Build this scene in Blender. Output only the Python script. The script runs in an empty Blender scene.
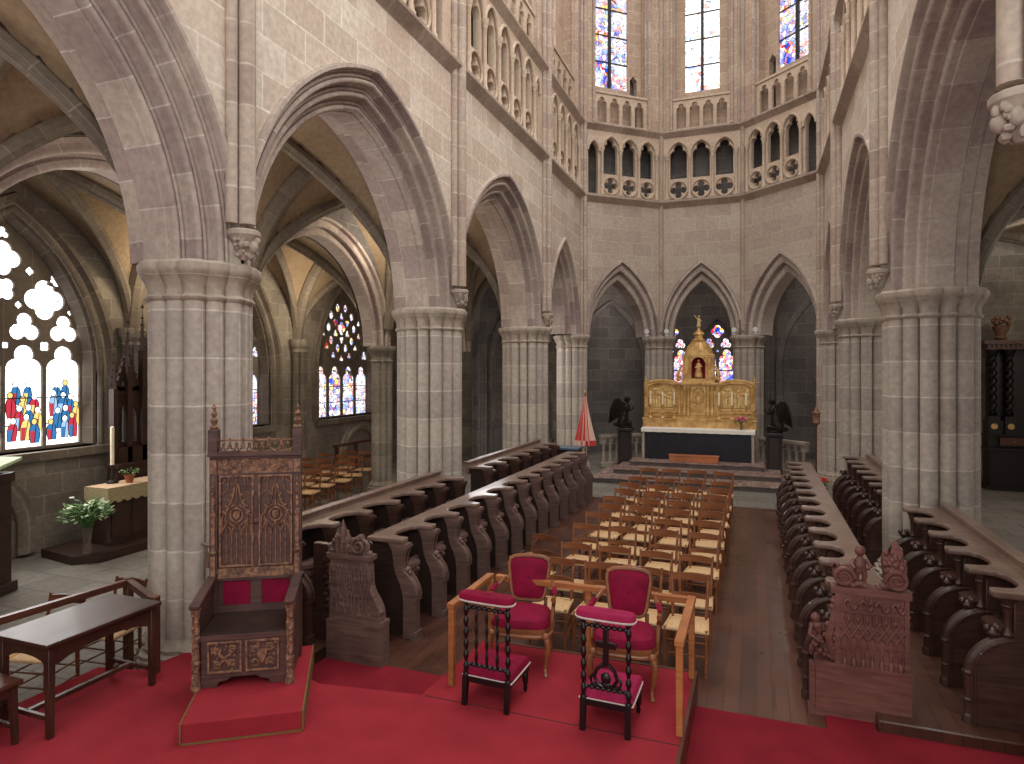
import bpy, math, random
from mathutils import Vector, Matrix
PI = math.pi
S = bpy.context.scene
COL = S.collection
R = math.radians

# ------------------------------------------------------------------ mesh builder
def fmt(o, ux, uz=(0, 0, 1)):
    """frame: local x along ux, local z up, local y = z cross x (depth)"""
    U = Vector(ux).normalized(); W = Vector(uz).normalized(); V = W.cross(U)
    m = Matrix.Identity(4)
    for i in range(3):
        m[i][0] = U[i]; m[i][1] = V[i]; m[i][2] = W[i]; m[i][3] = o[i]
    return m

def rz(a): return Matrix.Rotation(a, 4, 'Z')
def rx(a): return Matrix.Rotation(a, 4, 'X')
def ry(a): return Matrix.Rotation(a, 4, 'Y')
def tr(x, y, z): return Matrix.Translation((x, y, z))

class MB:
    def __init__(s, M=None):
        s.v = []; s.f = []; s.uv = []; s.mi = []; s.M = M or Matrix.Identity(4); s.mat = 0
    def add(s, vs, fs, uvs=None):
        b = len(s.v); vs = [Vector(p) for p in vs]; flip = s.M.to_3x3().determinant() < 0
        s.v += [s.M @ p for p in vs]
        for k, f in enumerate(fs):
            if uvs: u = list(uvs[k])
            else:
                n = Vector((0, 0, 0)); m = len(f)
                for i in range(m):
                    a = vs[f[i]]; c = vs[f[(i + 1) % m]]
                    n.x += (a.y - c.y) * (a.z + c.z); n.y += (a.z - c.z) * (a.x + c.x); n.z += (a.x - c.x) * (a.y + c.y)
                ax, ay, az = abs(n.x), abs(n.y), abs(n.z)
                if az >= ax and az >= ay: u = [(vs[i].x, vs[i].y) for i in f]
                elif ay >= ax: u = [(vs[i].x, vs[i].z) for i in f]
                else: u = [(vs[i].y, vs[i].z) for i in f]
            f2 = [b + i for i in f]
            if flip: f2.reverse(); u.reverse()
            s.f.append(f2); s.uv.append(u); s.mi.append(s.mat)
        return s
    def box(s, x0, x1, y0, y1, z0, z1):
        v = [(x0, y0, z0), (x1, y0, z0), (x1, y1, z0), (x0, y1, z0), (x0, y0, z1), (x1, y0, z1), (x1, y1, z1), (x0, y1, z1)]
        return s.add(v, [(3, 2, 1, 0), (4, 5, 6, 7), (0, 1, 5, 4), (1, 2, 6, 5), (2, 3, 7, 6), (3, 0, 4, 7)])
    def cbox(s, x, y, z, sx, sy, sz):
        return s.box(x - sx / 2, x + sx / 2, y - sy / 2, y + sy / 2, z, z + sz)
    def bar(s, a, b, w, h, w2=None, h2=None):
        """square bar from a to b (local points), cross-section w (horizontal) by h, tapering to w2,h2"""
        a = Vector(a); b = Vector(b); d = (b - a).normalized()
        up = Vector((0, 0, 1)) if abs(d.z) < .9 else Vector((0, 1, 0))
        x = d.cross(up).normalized(); y = x.cross(d).normalized()
        w2 = w if w2 is None else w2; h2 = h if h2 is None else h2
        v = []
        for p, ww, hh in ((a, w, h), (b, w2, h2)):
            for i, j in ((-1, -1), (1, -1), (1, 1), (-1, 1)): v.append(p + x * i * ww / 2 + y * j * hh / 2)
        return s.add(v, [(3, 2, 1, 0), (4, 5, 6, 7), (0, 1, 5, 4), (1, 2, 6, 5), (2, 3, 7, 6), (3, 0, 4, 7)])
    def poly(s, pts): return s.add(pts, [tuple(range(len(pts)))])
    def grid(s, P, uv=None, wrap=False):
        """P[i][j] points"""
        n = len(P); m = len(P[0]); v = [p for r in P for p in r]; fs = []; us = []
        for i in range(n - 1):
            for j in range(m if wrap else m - 1):
                k = (j + 1) % m
                fs.append((i * m + j, i * m + k, (i + 1) * m + k, (i + 1) * m + j))
                if uv:
                    j2 = j + 1
                    us.append((uv(i, j), uv(i, j2), uv(i + 1, j2), uv(i + 1, j)))
        return s.add(v, fs, us if uv else None)
    def lathe(s, prof, x=0, y=0, z=0, n=16, cap=True, sq=1.0):
        P = [[(x + r * math.cos(2 * PI * j / n), y + sq * r * math.sin(2 * PI * j / n), z + h) for j in range(n)] for r, h in prof]
        rm = max(r for r, h in prof)
        s.grid(P, lambda i, j: (j / n * 2 * PI * rm, z + prof[i][1]), True)
        if cap:
            if prof[0][0] > 1e-5: s.add(P[0], [tuple(reversed(range(n)))])
            if prof[-1][0] > 1e-5: s.add(P[-1], [tuple(range(n))])
        return s
    def tube(s, pts, r, n=8, cap=True, closed=False):
        pts = [Vector(p) for p in pts]; m = len(pts); rs = r if isinstance(r, (list, tuple)) else [r] * m
        P = []; ref = None; L = [0]
        for i in range(m):
            if closed: d = pts[(i + 1) % m] - pts[i - 1]
            else: d = pts[min(i + 1, m - 1)] - pts[max(i - 1, 0)]
            if d.length < 1e-9: d = Vector((0, 0, 1))
            d.normalize()
            if ref is None:
                ref = Vector((0, 0, 1)) if abs(d.z) < .9 else Vector((1, 0, 0))
            x = (ref - d * ref.dot(d))
            if x.length < 1e-6: x = d.orthogonal()
            x.normalize(); y = d.cross(x); ref = x
            P.append([pts[i] + (x * math.cos(2 * PI * j / n) + y * math.sin(2 * PI * j / n)) * rs[i] for j in range(n)])
            if i: L.append(L[-1] + (pts[i] - pts[i - 1]).length)
        if closed: P.append(P[0]); L.append(L[-1] + .05)
        s.grid(P, lambda i, j: (L[i], j / n * 2 * PI * rs[i % m]), True)
        if cap and not closed:
            s.add(P[0], [tuple(reversed(range(n)))]); s.add(P[-1], [tuple(range(n))])
        return s
    def sph(s, x, y, z, r, n=10, m=6, sx=1, sy=1, sz=1):
        prof = [(r * math.sin(PI * i / m), -r * math.cos(PI * i / m)) for i in range(m + 1)]
        P = [[(x + sx * q * math.cos(2 * PI * j / n), y + sy * q * math.sin(2 * PI * j / n), z + sz * h) for j in range(n)] for q, h in prof]
        return s.grid(P, None, True)
    def plate(s, loops, d, bev=0.0, y0=0.0):
        """flat plate with holes: loops of (x, z); thickness d in local y from y0"""
        cu = bpy.data.curves.new('t', 'CURVE'); cu.dimensions = '2D'; cu.fill_mode = 'BOTH'
        cu.extrude = max(d / 2 - bev, 0); cu.bevel_depth = bev; cu.bevel_resolution = 1 if bev else 0; cu.offset = -bev
        for lp in loops:
            sp = cu.splines.new('POLY'); sp.points.add(len(lp) - 1); sp.use_cyclic_u = True
            for i, (a, b) in enumerate(lp): sp.points[i].co = (a, b, 0, 1)
        ob = bpy.data.objects.new('t', cu); me = ob.to_mesh()
        s.add([(v.co.x, y0 + d / 2 - v.co.z, v.co.y) for v in me.vertices], [tuple(p.vertices) for p in me.polygons])
        ob.to_mesh_clear(); bpy.data.objects.remove(ob); bpy.data.curves.remove(cu)
        return s
    def build(s, name, mats, parent=None, sharp=38, loc=None):
        me = bpy.data.meshes.new(name); me.from_pydata(s.v, [], s.f)
        uvl = me.uv_layers.new(name='UVMap'); k = 0
        flat = []
        for u in s.uv:
            for a in u: flat += [a[0], a[1]]
        uvl.data.foreach_set('uv', flat)
        if not isinstance(mats, (list, tuple)): mats = [mats]
        for m in mats: me.materials.append(m)
        me.polygons.foreach_set('material_index', s.mi)
        me.polygons.foreach_set('use_smooth', [True] * len(s.f))
        me.update(); me.validate()
        try: me.set_sharp_from_angle(angle=R(sharp))
        except Exception: pass
        o = bpy.data.objects.new(name, me); COL.objects.link(o)
        if parent: o.parent = parent
        if loc: o.location = loc
        return o

def bevel(o, w=.004, seg=1):
    m = o.modifiers.new('edge', 'BEVEL'); m.width = w; m.segments = seg; m.limit_method = 'ANGLE'; m.angle_limit = R(50)
    return o

# ------------------------------------------------------------------ scene graph
def empty(name, loc=(0, 0, 0), rot=0):
    o = bpy.data.objects.new(name, None); COL.objects.link(o); o.location = loc; o.rotation_euler = (0, 0, rot)
    o.empty_display_size = .1
    return o
def tag(o, label=None, cat=None, group=None, kind=None):
    if label: o['label'] = label
    if cat: o['category'] = cat
    if group: o['group'] = group
    if kind: o['kind'] = kind
    return o
def thing(name, label, cat, loc=(0, 0, 0), rot=0, group=None): return tag(empty(name, loc, rot), label, cat, group)
def struct(o, label=None): return tag(o, label, None, None, 'structure')
_kids = {}
def copy_tree(o, label=None, loc=None, rot=None, group=None, parent=None):
    c = o.copy(); COL.objects.link(c)
    if parent: c.parent = parent
    if label: c['label'] = label
    if loc: c.location = loc
    if rot is not None: c.rotation_euler = (0, 0, rot)
    if group: c['group'] = group
    for ch in list(o.children): copy_tree(ch, parent=c)
    return c

# ------------------------------------------------------------------ materials
def nodes(name):
    m = bpy.data.materials.new(name); m.use_nodes = True
    nt = m.node_tree; b = nt.nodes['Principled BSDF']
    return m, nt, b
def N(nt, t, **kw):
    n = nt.nodes.new(t)
    for k, v in kw.items():
        if k in n.inputs: n.inputs[k].default_value = v
        else: setattr(n, k, v)
    return n
def lin(c):
    f = lambda v: v / 12.92 if v <= .04045 else ((v + .055) / 1.055) ** 2.4
    return tuple(f(v / 255) for v in c) + (1,)
def mixc(nt, a, b, fac, mode='MIX'):
    n = nt.nodes.new('ShaderNodeMix'); n.data_type = 'RGBA'; n.blend_type = mode
    for sock, val in ((n.inputs[6], a), (n.inputs[7], b), (n.inputs[0], fac)):
        if hasattr(val, 'links') or hasattr(val, 'is_linked'): nt.links.new(val, sock)
        else: sock.default_value = val
    return n.outputs[2]
def ramp(nt, fac, stops, interp='LINEAR'):
    n = nt.nodes.new('ShaderNodeValToRGB'); cr = n.color_ramp; cr.interpolation = interp
    while len(cr.elements) < len(stops): cr.elements.new(.5)
    for e, (p, c) in zip(cr.elements, stops): e.position = p; e.color = c
    nt.links.new(fac, n.inputs[0]); return n.outputs[0]
def bump(nt, b, h, strength=.3, dist=.01):
    n = N(nt, 'ShaderNodeBump', Strength=strength, Distance=dist); nt.links.new(h, n.inputs['Height']); nt.links.new(n.outputs[0], b.inputs['Normal'])
def noise(nt, vec, scale, detail=4, rough=.55):
    n = N(nt, 'ShaderNodeTexNoise', Scale=scale, Detail=detail, Roughness=rough); nt.links.new(vec, n.inputs['Vector']); return n
def coords(nt, kind='Object', scale=(1, 1, 1)):
    t = nt.nodes.new('ShaderNodeTexCoord'); mp = N(nt, 'ShaderNodeMapping'); mp.inputs['Scale'].default_value = scale
    nt.links.new(t.outputs[kind], mp.inputs['Vector']); return mp.outputs[0]

def stone(name, c1, c2, mortar, bw=.62, rh=.36, ms=.012, off=.5, rough=.85, patch=None, pa=.35, ao=0):
    m, nt, b = nodes(name)
    uv = coords(nt, 'UV'); ob = coords(nt, 'Object')
    br = N(nt, 'ShaderNodeTexBrick', Scale=1.0); br.offset = off
    for k, v in (('Color1', lin(c1)), ('Color2', lin(c2)), ('Mortar', lin(mortar)), ('Mortar Size', ms), ('Mortar Smooth', .25), ('Brick Width', bw), ('Row Height', rh), ('Bias', 0.0)):
        br.inputs[k].default_value = v
    nt.links.new(uv, br.inputs['Vector'])
    n1 = noise(nt, ob, 1.1, 5, .6); n2 = noise(nt, ob, 14, 4, .6)
    f1 = ramp(nt, n1.outputs[0], [(.35, (0, 0, 0, 1)), (.7, (1, 1, 1, 1))])
    c = mixc(nt, br.outputs['Color'], lin(patch or c2), f1) if False else None
    mx = nt.nodes.new('ShaderNodeMath'); mx.operation = 'MULTIPLY'; nt.links.new(f1, mx.inputs[0]); mx.inputs[1].default_value = pa
    c = mixc(nt, br.outputs['Color'], lin(patch or c2), mx.outputs[0])
    f2 = ramp(nt, n2.outputs[0], [(.3, (.82, .82, .82, 1)), (.7, (1.12, 1.12, 1.12, 1))])
    c = mixc(nt, c, f2, 1.0, 'MULTIPLY')
    nt.links.new(c, b.inputs['Base Color']); b.inputs['Roughness'].default_value = rough
    b.inputs['Specular IOR Level'].default_value = .2
    hm = nt.nodes.new('ShaderNodeMath'); hm.operation = 'MULTIPLY_ADD'
    nt.links.new(br.outputs['Fac'], hm.inputs[0]); hm.inputs[1].default_value = -.5; nt.links.new(n2.outputs[0], hm.inputs[2])
    bump(nt, b, hm.outputs[0], .35, .012)
    return m

def wood(name, c1, c2, rough=.45, scale=(2, 2, 22), coat=0.0, sp=.4, bs=.15):
    m, nt, b = nodes(name)
    ob = coords(nt, 'Object', scale)
    n = noise(nt, ob, 1.6, 6, .62); ob2 = coords(nt, 'Object'); n2 = noise(nt, ob2, 3.0, 3)
    c = ramp(nt, n.outputs[0], [(.3, lin(c1)), (.7, lin(c2))])
    f2 = ramp(nt, n2.outputs[0], [(.3, (.75, .75, .75, 1)), (.7, (1.15, 1.15, 1.15, 1))])
    c = mixc(nt, c, f2, 1.0, 'MULTIPLY')
    nt.links.new(c, b.inputs['Base Color']); b.inputs['Roughness'].default_value = rough
    b.inputs['Specular IOR Level'].default_value = sp; b.inputs['Coat Weight'].default_value = coat
    bump(nt, b, n.outputs[0], bs, .004)
    return m

def plain(name, c, rough=.6, metal=0.0, var=.2, sc=20, sheen=0.0, sp=.4, bs=.1, c2=None, trans=0.0):
    m, nt, b = nodes(name)
    ob = coords(nt, 'Object'); n = noise(nt, ob, sc, 4)
    base = lin(c); k = 1 - var
    lo = lin(c2) if c2 else (base[0] * k, base[1] * k, base[2] * k, 1)
    cc = ramp(nt, n.outputs[0], [(.35, lo), (.65, base)])
    nt.links.new(cc, b.inputs['Base Color']); b.inputs['Roughness'].default_value = rough; b.inputs['Metallic'].default_value = metal
    b.inputs['Specular IOR Level'].default_value = sp
    if sheen:
        b.inputs['Sheen Weight'].default_value = sheen; b.inputs['Sheen Roughness'].default_value = .4
        b.inputs['Sheen Tint'].default_value = (min(1, base[0] * 2.5), base[1] * 2.5, base[2] * 2.5, 1)
    if trans: b.inputs['Transmission Weight'].default_value = trans
    bump(nt, b, n.outputs[0], bs, .005)
    return m

def glass(name, pal, scale=9.0, strength=2.5, white=.45, lead=.05, stretch=(1, 1, 1)):
    """back-lit leaded glass"""
    m, nt, b = nodes(name); nt.nodes.remove(b); out = nt.nodes['Material Output']
    ob = coords(nt, 'UV', stretch)
    v = N(nt, 'ShaderNodeTexVoronoi', Scale=scale); nt.links.new(ob, v.inputs['Vector'])
    e = N(nt, 'ShaderNodeTexVoronoi', Scale=scale); e.feature = 'DISTANCE_TO_EDGE'; nt.links.new(ob, e.inputs['Vector'])
    sep = nt.nodes.new('ShaderNodeSeparateColor'); nt.links.new(v.outputs['Color'], sep.inputs[0])
    k = len(pal); st = []
    p = 0
    for i, (w, c) in enumerate(pal): st.append((p, lin(c))); p += w
    c = ramp(nt, sep.outputs[0], st, 'CONSTANT')
    n = noise(nt, ob, 1.3, 3); bw = ramp(nt, n.outputs[0], [(.38, (0, 0, 0, 1)), (.6, (1, 1, 1, 1))])
    mm = nt.nodes.new('ShaderNodeMath'); mm.operation = 'MULTIPLY'; nt.links.new(bw, mm.inputs[0]); mm.inputs[1].default_value = white
    c = mixc(nt, c, (1, 1, 1, 1), mm.outputs[0])
    ld = ramp(nt, e.outputs['Distance'], [(lead * .5, (.04, .04, .06, 1)), (lead, (1, 1, 1, 1))])
    c = mixc(nt, c, ld, 1.0, 'MULTIPLY')
    em = N(nt, 'ShaderNodeEmission', Strength=strength); nt.links.new(c, em.inputs[0]); nt.links.new(em.outputs[0], out.inputs[0])
    return m
def glow(name, c, s):
    m, nt, b = nodes(name); nt.nodes.remove(b); out = nt.nodes['Material Output']
    em = N(nt, 'ShaderNodeEmission', Strength=s); em.inputs[0].default_value = lin(c); nt.links.new(em.outputs[0], out.inputs[0]); return m

M = {}
M['wall'] = stone('ashlar', (226, 214, 200), (202, 185, 169), (234, 225, 213), .72, .4, .014, .5, patch=(190, 162, 146), pa=.45)
M['wallpink'] = stone('ashlar_apse', (194, 172, 152), (176, 152, 134), (208, 190, 170), .6, .36, .012, .5, patch=(168, 140, 124), pa=.5)
M['arch'] = stone('voussoir', (204, 189, 176), (164, 146, 141), (214, 202, 192), .58, .40, .009, .5, patch=(134, 112, 108), pa=.5)
M['wallapse'] = stone('pale_apse_stone', (192, 177, 163), (178, 161, 149), (200, 186, 172), .72, .4, .01, .5, patch=(164, 144, 132), pa=.4)
M['shaft'] = stone('drum_stone', (196, 184, 170), (172, 160, 150), (216, 206, 196), 60, .48, .010, 0, patch=(158, 142, 138), pa=.5)
M['shaftpink'] = stone('pink_drum_stone', (190, 174, 160), (168, 150, 140), (208, 194, 180), 60, .42, .012, 0, patch=(160, 130, 116), pa=.4)
M['carved'] = stone('carved_stone', (184, 170, 156), (166, 152, 140), (186, 172, 158), 60, 60, .001, 0, patch=(146, 130, 118), pa=.5)
M['trac'] = stone('gallery_stone', (206, 186, 166), (194, 172, 152), (212, 194, 174), 60, .5, .006, 0, patch=(170, 144, 128), pa=.45)
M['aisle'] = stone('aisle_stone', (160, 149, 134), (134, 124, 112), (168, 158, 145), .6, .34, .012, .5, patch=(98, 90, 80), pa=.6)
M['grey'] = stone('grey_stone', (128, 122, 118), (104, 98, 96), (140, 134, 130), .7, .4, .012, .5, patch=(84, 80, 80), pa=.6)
M['vault'] = stone('vault_plaster', (168, 146, 118), (150, 128, 104), (160, 138, 112), 60, 60, .001, 0, patch=(120, 100, 82), pa=.6)
M['rib'] = stone('rib_stone', (134, 122, 108), (112, 100, 90), (150, 138, 124), .45, 60, .01, 0, patch=(92, 82, 74), pa=.5)
M['flag'] = stone('flagstone', (134, 128, 118), (114, 108, 100), (92, 88, 82), .8, .55, .012, .5, .75, patch=(110, 104, 98), pa=.5)
M['sill'] = stone('string_stone', (190, 172, 156), (168, 150, 136), (200, 184, 168), .9, 60, .01, 0, patch=(124, 102, 94), pa=.5)
M['wood'] = wood('oak_dark', (52, 33, 28), (88, 60, 51), .36, coat=.2)
M['woodpanel'] = wood('oak_worn', (84, 62, 56), (122, 94, 86), .5)
M['woodred'] = wood('oak_reddish', (90, 54, 48), (128, 82, 74), .5)
M['woodblack'] = wood('oak_shade', (36, 25, 22), (60, 42, 36), .5)
M['slab'] = wood('oak_polished', (104, 82, 72), (140, 114, 102), .3, (2, 14, 2), .2)
M['table'] = wood('table_walnut', (48, 26, 20), (80, 46, 36), .45, (12, 2, 2), .05)
M['chair'] = wood('chair_beech', (112, 64, 38), (152, 94, 58), .42, coat=.1)
M['chairdark'] = wood('chair_brown', (84, 46, 28), (120, 70, 42), .45, coat=.1)
M['bar'] = wood('barrier_oak', (150, 88, 48), (184, 118, 70), .5)
M['rail'] = wood('rail_wood', (70, 40, 30), (104, 62, 46), .4)
M['straw'] = plain('straw', (222, 182, 136), .75, var=.28, sc=60)
M['floorwood'] = None
M['carpet'] = plain('red_carpet', (150, 44, 54), .95, var=.16, sc=3.5, sheen=.15, sp=.1, bs=.05)
M['carpetedge'] = plain('carpet_braid', (120, 92, 52), .9)
M['velvet'] = plain('crimson_velvet', (134, 10, 52), .8, var=.35, sc=7, sheen=.35, sp=.2)
M['velvetlit'] = plain('lit_crimson_velvet', (158, 32, 76), .8, var=.3, sc=7, sheen=.4, sp=.2)  # pinker copy of the crimson; stronger light is put into the colour
M['black'] = plain('black_lacquer', (20, 18, 20), .28, var=.3, sp=.5)
M['trimw'] = plain('silver_braid', (196, 180, 176), .7)
M['throne'] = wood('throne_oak', (64, 42, 42), (100, 70, 62), .5)
M['gilt'] = plain('worn_gilding', (156, 116, 90), .6, .2, .55, 26, c2=(88, 62, 54))
M['goldpaint'] = plain('bright_gilding', (228, 188, 124), .42, .25, .3, 5, c2=(186, 140, 82), bs=.02)
M['goldhi'] = plain('light_gilding', (242, 210, 146), .45, .25, .3, 12)
M['frontal'] = plain('altar_front', (34, 32, 44), .5, var=.35, sc=4)
M['linen'] = plain('white_linen', (236, 230, 220), .85, var=.06)
M['creamcloth'] = plain('cream_cloth', (208, 176, 144), .85, var=.2, sc=30)
M['fringe'] = plain('gold_fringe', (176, 158, 118), .8, var=.5, sc=70)
M['bronze'] = plain('dark_bronze', (48, 38, 36), .4, .5, .4, 12)
M['steptile'] = stone('step_tiles', (176, 152, 142), (104, 78, 72), (120, 96, 88), .11, .11, .006, .0, .5, patch=(130, 104, 96), pa=.3)
M['carpetlow'] = plain('shaded_red_carpet', (128, 32, 44), .95, var=.2, sc=3.0, sheen=.1, sp=.1, bs=.05)  # shade on the lower carpet is put into this darker red
M['pedestal'] = plain('dark_marble', (58, 48, 50), .35, 0, .35, 6)
M['stepstone'] = plain('step_stone', (96, 84, 82), .5, 0, .3, 5)
M['wax'] = plain('candle_wax', (240, 228, 196), .5, var=.05)
M['leaf'] = plain('leaf_green', (86, 126, 62), .5, var=.5, sc=30)
M['leafw'] = plain('leaf_pale', (196, 214, 168), .6, var=.3, sc=30)
M['pink'] = plain('petal_pink', (222, 96, 150), .6, var=.4, sc=40)
M['red'] = plain('umbrella_red', (206, 62, 62), .7, var=.15)
M['umbcream'] = plain('umbrella_cream', (232, 196, 178), .7, var=.15)
M['vase'] = plain('vase_glass', (170, 150, 140), .1, 0, .1, trans=.75)
M['terra'] = plain('terracotta', (150, 84, 54), .7)
M['iron'] = plain('iron', (52, 48, 46), .5, .6)
M['brass'] = plain('brass', (190, 150, 84), .35, .8)
M['gothic'] = wood('retable_oak', (40, 24, 18), (66, 42, 30), .5)
M['baroque'] = wood('black_retable', (26, 18, 16), (44, 30, 26), .4)
M['orangewood'] = wood('kneeler_pine', (170, 98, 62), (194, 124, 84), .5)
M['teal'] = plain('blue_top', (86, 104, 124), .35, var=.15)
M['paper'] = plain('white_plastic', (230, 230, 230), .5, var=.05)
M['statuepaint'] = plain('statue_paint', (120, 96, 76), .6, 0, .4, 14)
M['lead'] = plain('lead_came', (46, 44, 50), .6)
def carpet_like(): pass
# ------------------------------------------------------------------ dimensions (metres; x across the choir, y towards the apse)
LX, RXW = -5.02, 1.72                # faces of the arcade walls
BAYS = [0.1, 5.3, 10.5, 15.7, 19.4]
ZS = 3.85                          # springing
FZ = -.25                          # choir floor; the carpeted stage is z = 0
Z1, Z2, ZT = 8.15, 10.35, 16.2     # triforium sill, clerestory sill, top of what is built
A0, A1, A2, A3 = (LX, 19.4), (-2.87, 21.3), (-.37, 21.3), (RXW, 19.4)

def arcpts(A, rise, n):
    """pointed arch as (x, z), left springing -> apex -> right springing"""
    rise = max(rise, A * 1.0001)
    Rr = (rise * rise + A * A) / (2 * A); cx = Rr - A
    e = math.acos(max(-1, min(1, -cx / Rr)))
    L = [(cx + Rr * math.cos(PI - (PI - e) * i / n), Rr * math.sin(PI - (PI - e) * i / n)) for i in range(n + 1)]
    return L + [(-x, z) for x, z in reversed(L[:-1])]

def arch_sweep(mb, xc, zs, a, rise, prof, k=1.0, n=20, down=0.0):
    """prof: (r, y) offsets out from the intrados and depth"""
    rows = [arcpts(a + r, rise + k * r, n) for r, y in prof]
    m = len(rows[0]); P = []; L = [0]; V = [0]
    for j in range(1, m): L.append(L[-1] + math.dist(rows[0][j], rows[0][j - 1]))
    for i in range(1, len(prof)): V.append(V[-1] + math.dist(prof[i], prof[i - 1]))
    for (r, y), row in zip(prof, rows):
        line = [(xc + x, y, zs + z) for x, z in row]
        if down: line = [(line[0][0], y, zs - down)] + line + [(line[-1][0], y, zs - down)]
        P.append(line)
    if down: L = [-down] + L + [L[-1] + down]
    mb.grid(P, lambda i, j: (L[j], V[i] + .11))
    return rows

def roll(r0, y0, rad, a0, a1, n=6):
    return [(r0 + rad * math.cos(R(a0 + (a1 - a0) * i / n)), y0 + rad * math.sin(R(a0 + (a1 - a0) * i / n))) for i in range(n + 1)]
# moulded arcade arch: from the soffit out to the hood, depth y = 0 at the wall face
def moulded_order(r, y, dr, dy):
    """one order: corner roll between quirks, then a hollow and a small bead on the face"""
    p = [(r, y)] + [(r, y - dy * .35)]
    p += roll(r + .034, y - dy * .55, .036, 170, 330, 6)
    p += [(r + .066, y - dy * .42), (r + .078, y - dy * .42)]
    p += roll(r + .100, y - dy * .62, .022, 170, 330, 4)
    p += [(r + .122, y - dy * .5), (r + dr - .012, y - dy * .78), (r + dr - .012, y - dy), (r + dr, y - dy)]
    return p
def arcade_profile(T):
    p = [(0.0, .47), (0.0, .40)]
    for i in range(3): p += moulded_order(.015 + .155 * i, .385 - .125 * i, .155, .125)
    p += [(.485, .02), (.485, -.03), (.50, -.06), (.545, -.06), (.56, .02)]
    return p
def apse_profile():
    p = [(0, .45), (0, .34)] + roll(.04, .30, .05, 160, 300) + [(.10, .26), (.10, .30), (.16, .3), (.16, .14)] + roll(.20, .12, .05, 160, 300) + [(.25, .06), (.25, .1), (.30, .1), (.30, -.05), (.36, -.05), (.38, .02)]
    return p

def wall_panel(mb, x0, x1, xc, zs, z1, row, zbot=None):
    """flat face (local y = 0) between an extrados row and a rectangle"""
    pts = [(xc + x, zs + z) for x, z in row]; zb = zs if zbot is None else zbot
    if pts[0][0] > x0 + 1e-4: mb.poly([(x0, 0, zb), (pts[0][0], 0, zb), (pts[0][0], 0, z1), (x0, 0, z1)])
    if pts[-1][0] < x1 - 1e-4: mb.poly([(pts[-1][0], 0, zb), (x1, 0, zb), (x1, 0, z1), (pts[-1][0], 0, z1)])
    for a, b in zip(pts, pts[1:]):
        xa = min(max(a[0], x0), x1); xb = min(max(b[0], x0), x1)
        if xb - xa > 1e-5: mb.poly([(xa, 0, a[1]), (xb, 0, b[1]), (xb, 0, z1), (xa, 0, z1)])

def trefoil_arch(w, z0, h, n=6):
    """trefoil-headed light as loop: width w, sill z0, total height h, centred x=0"""
    r1, r2 = .3 * w, .27 * w; cx = .2 * w; dz = .42 * w; sp = z0 + h - .69 * w
    D = math.hypot(cx, dz); aa = (r1 * r1 - r2 * r2 + D * D) / (2 * D); hh = math.sqrt(max(r1 * r1 - aa * aa, 0))
    ux, uz = -cx / D, dz / D
    ix, iz = cx + ux * aa + uz * hh, uz * aa - ux * hh         # outer meeting point of the lobes
    e1 = math.atan2(iz, ix - cx); s2 = math.atan2(iz - dz, ix)
    right = [(cx + r1 * math.cos(e1 * i / n), r1 * math.sin(e1 * i / n)) for i in range(n + 1)]
    top = [(r2 * math.cos(s2 + (PI - 2 * s2) * i / (2 * n)), dz + r2 * math.sin(s2 + (PI - 2 * s2) * i / (2 * n))) for i in range(1, 2 * n)]
    left = [(-x, z) for x, z in reversed(right)]
    return [(-w / 2, z0), (w / 2, z0)] + [(x, sp + z) for x, z in right + top + left]
def foil(cx, cz, r, k=4, rot=0.0, n=6, depth=.5):
    """quatrefoil / trefoil loop of radius r"""
    pts = []; lr = r * depth; d = r - lr; half = 180 / k
    span = half + math.degrees(math.asin(min(1, d * math.sin(R(half)) / lr)))
    for i in range(k):
        a = rot + 360 * i / k
        for j in range(n + 1):
            if j == n: continue
            b = a - span + 2 * span * j / n
            pts.append((cx + d * math.cos(R(a)) + lr * math.cos(R(b)), cz + d * math.sin(R(a)) + lr * math.sin(R(b))))
    return pts
def circ(cx, cz, r, n=20): return [(cx + r * math.cos(2 * PI * i / n), cz + r * math.sin(2 * PI * i / n)) for i in range(n)]
def rect(x0, x1, z0, z1): return [(x0, z0), (x1, z0), (x1, z1), (x0, z1)]
def shift(lp, dx, dz=0): return [(x + dx, z + dz) for x, z in lp]

# ------------------------------------------------------------------ clustered pillars
def pillar(x, y, label, ring=.46, rs=.105, n=14, ztop=ZS, zb=FZ, mats=('shaft', 'carved'), rot=0, base=True):
    t = empty('pillar', (x, y, 0)); tag(t, label, 'pillar', None, 'structure')
    sh = MB(); cp = MB(); bs = MB()
    sh.lathe([(ring - .07, zb), (ring - .07, ztop - .3)], n=24)
    hc = .34
    for i in range(n):
        a = 2 * PI * i / n + rot; r = rs if i % 2 == 0 else rs * .92
        k = ring + (0.02 if i % 2 == 0 else 0)
        cx, cy = k * math.cos(a), k * math.sin(a)
        sh.lathe([(r, zb + .3), (r, ztop - hc)], cx, cy, 0, 14)
        z = ztop - hc
        cp.lathe([(r, -.06), (r + .025, -.045), (r + .035, -.02), (r + .02, 0), (r + .005, .01), (r + .01, .09), (r + .045, .16), (r + .075, .19), (r + .06, .2), (r + .09, .23), (r + .1, .27), (r + .1, .31), (r + .07, .34)], cx, cy, z, 14)
        bs.lathe([(r + .12, 0), (r + .12, .13), (r + .1, .15), (r + .1, .19), (r + .05, .21), (r + .06, .25), (r + .03, .28), (r, .34)], cx, cy, zb, 14)
    sh.build('shafts', M[mats[0]], t)
    cp.lathe([(ring, 0), (ring, .335)], 0, 0, ztop - hc, 24)
    cp.build('capital', M[mats[1]], t)
    if base: bs.build('base', M[mats[1]], t)
    return t
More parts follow.
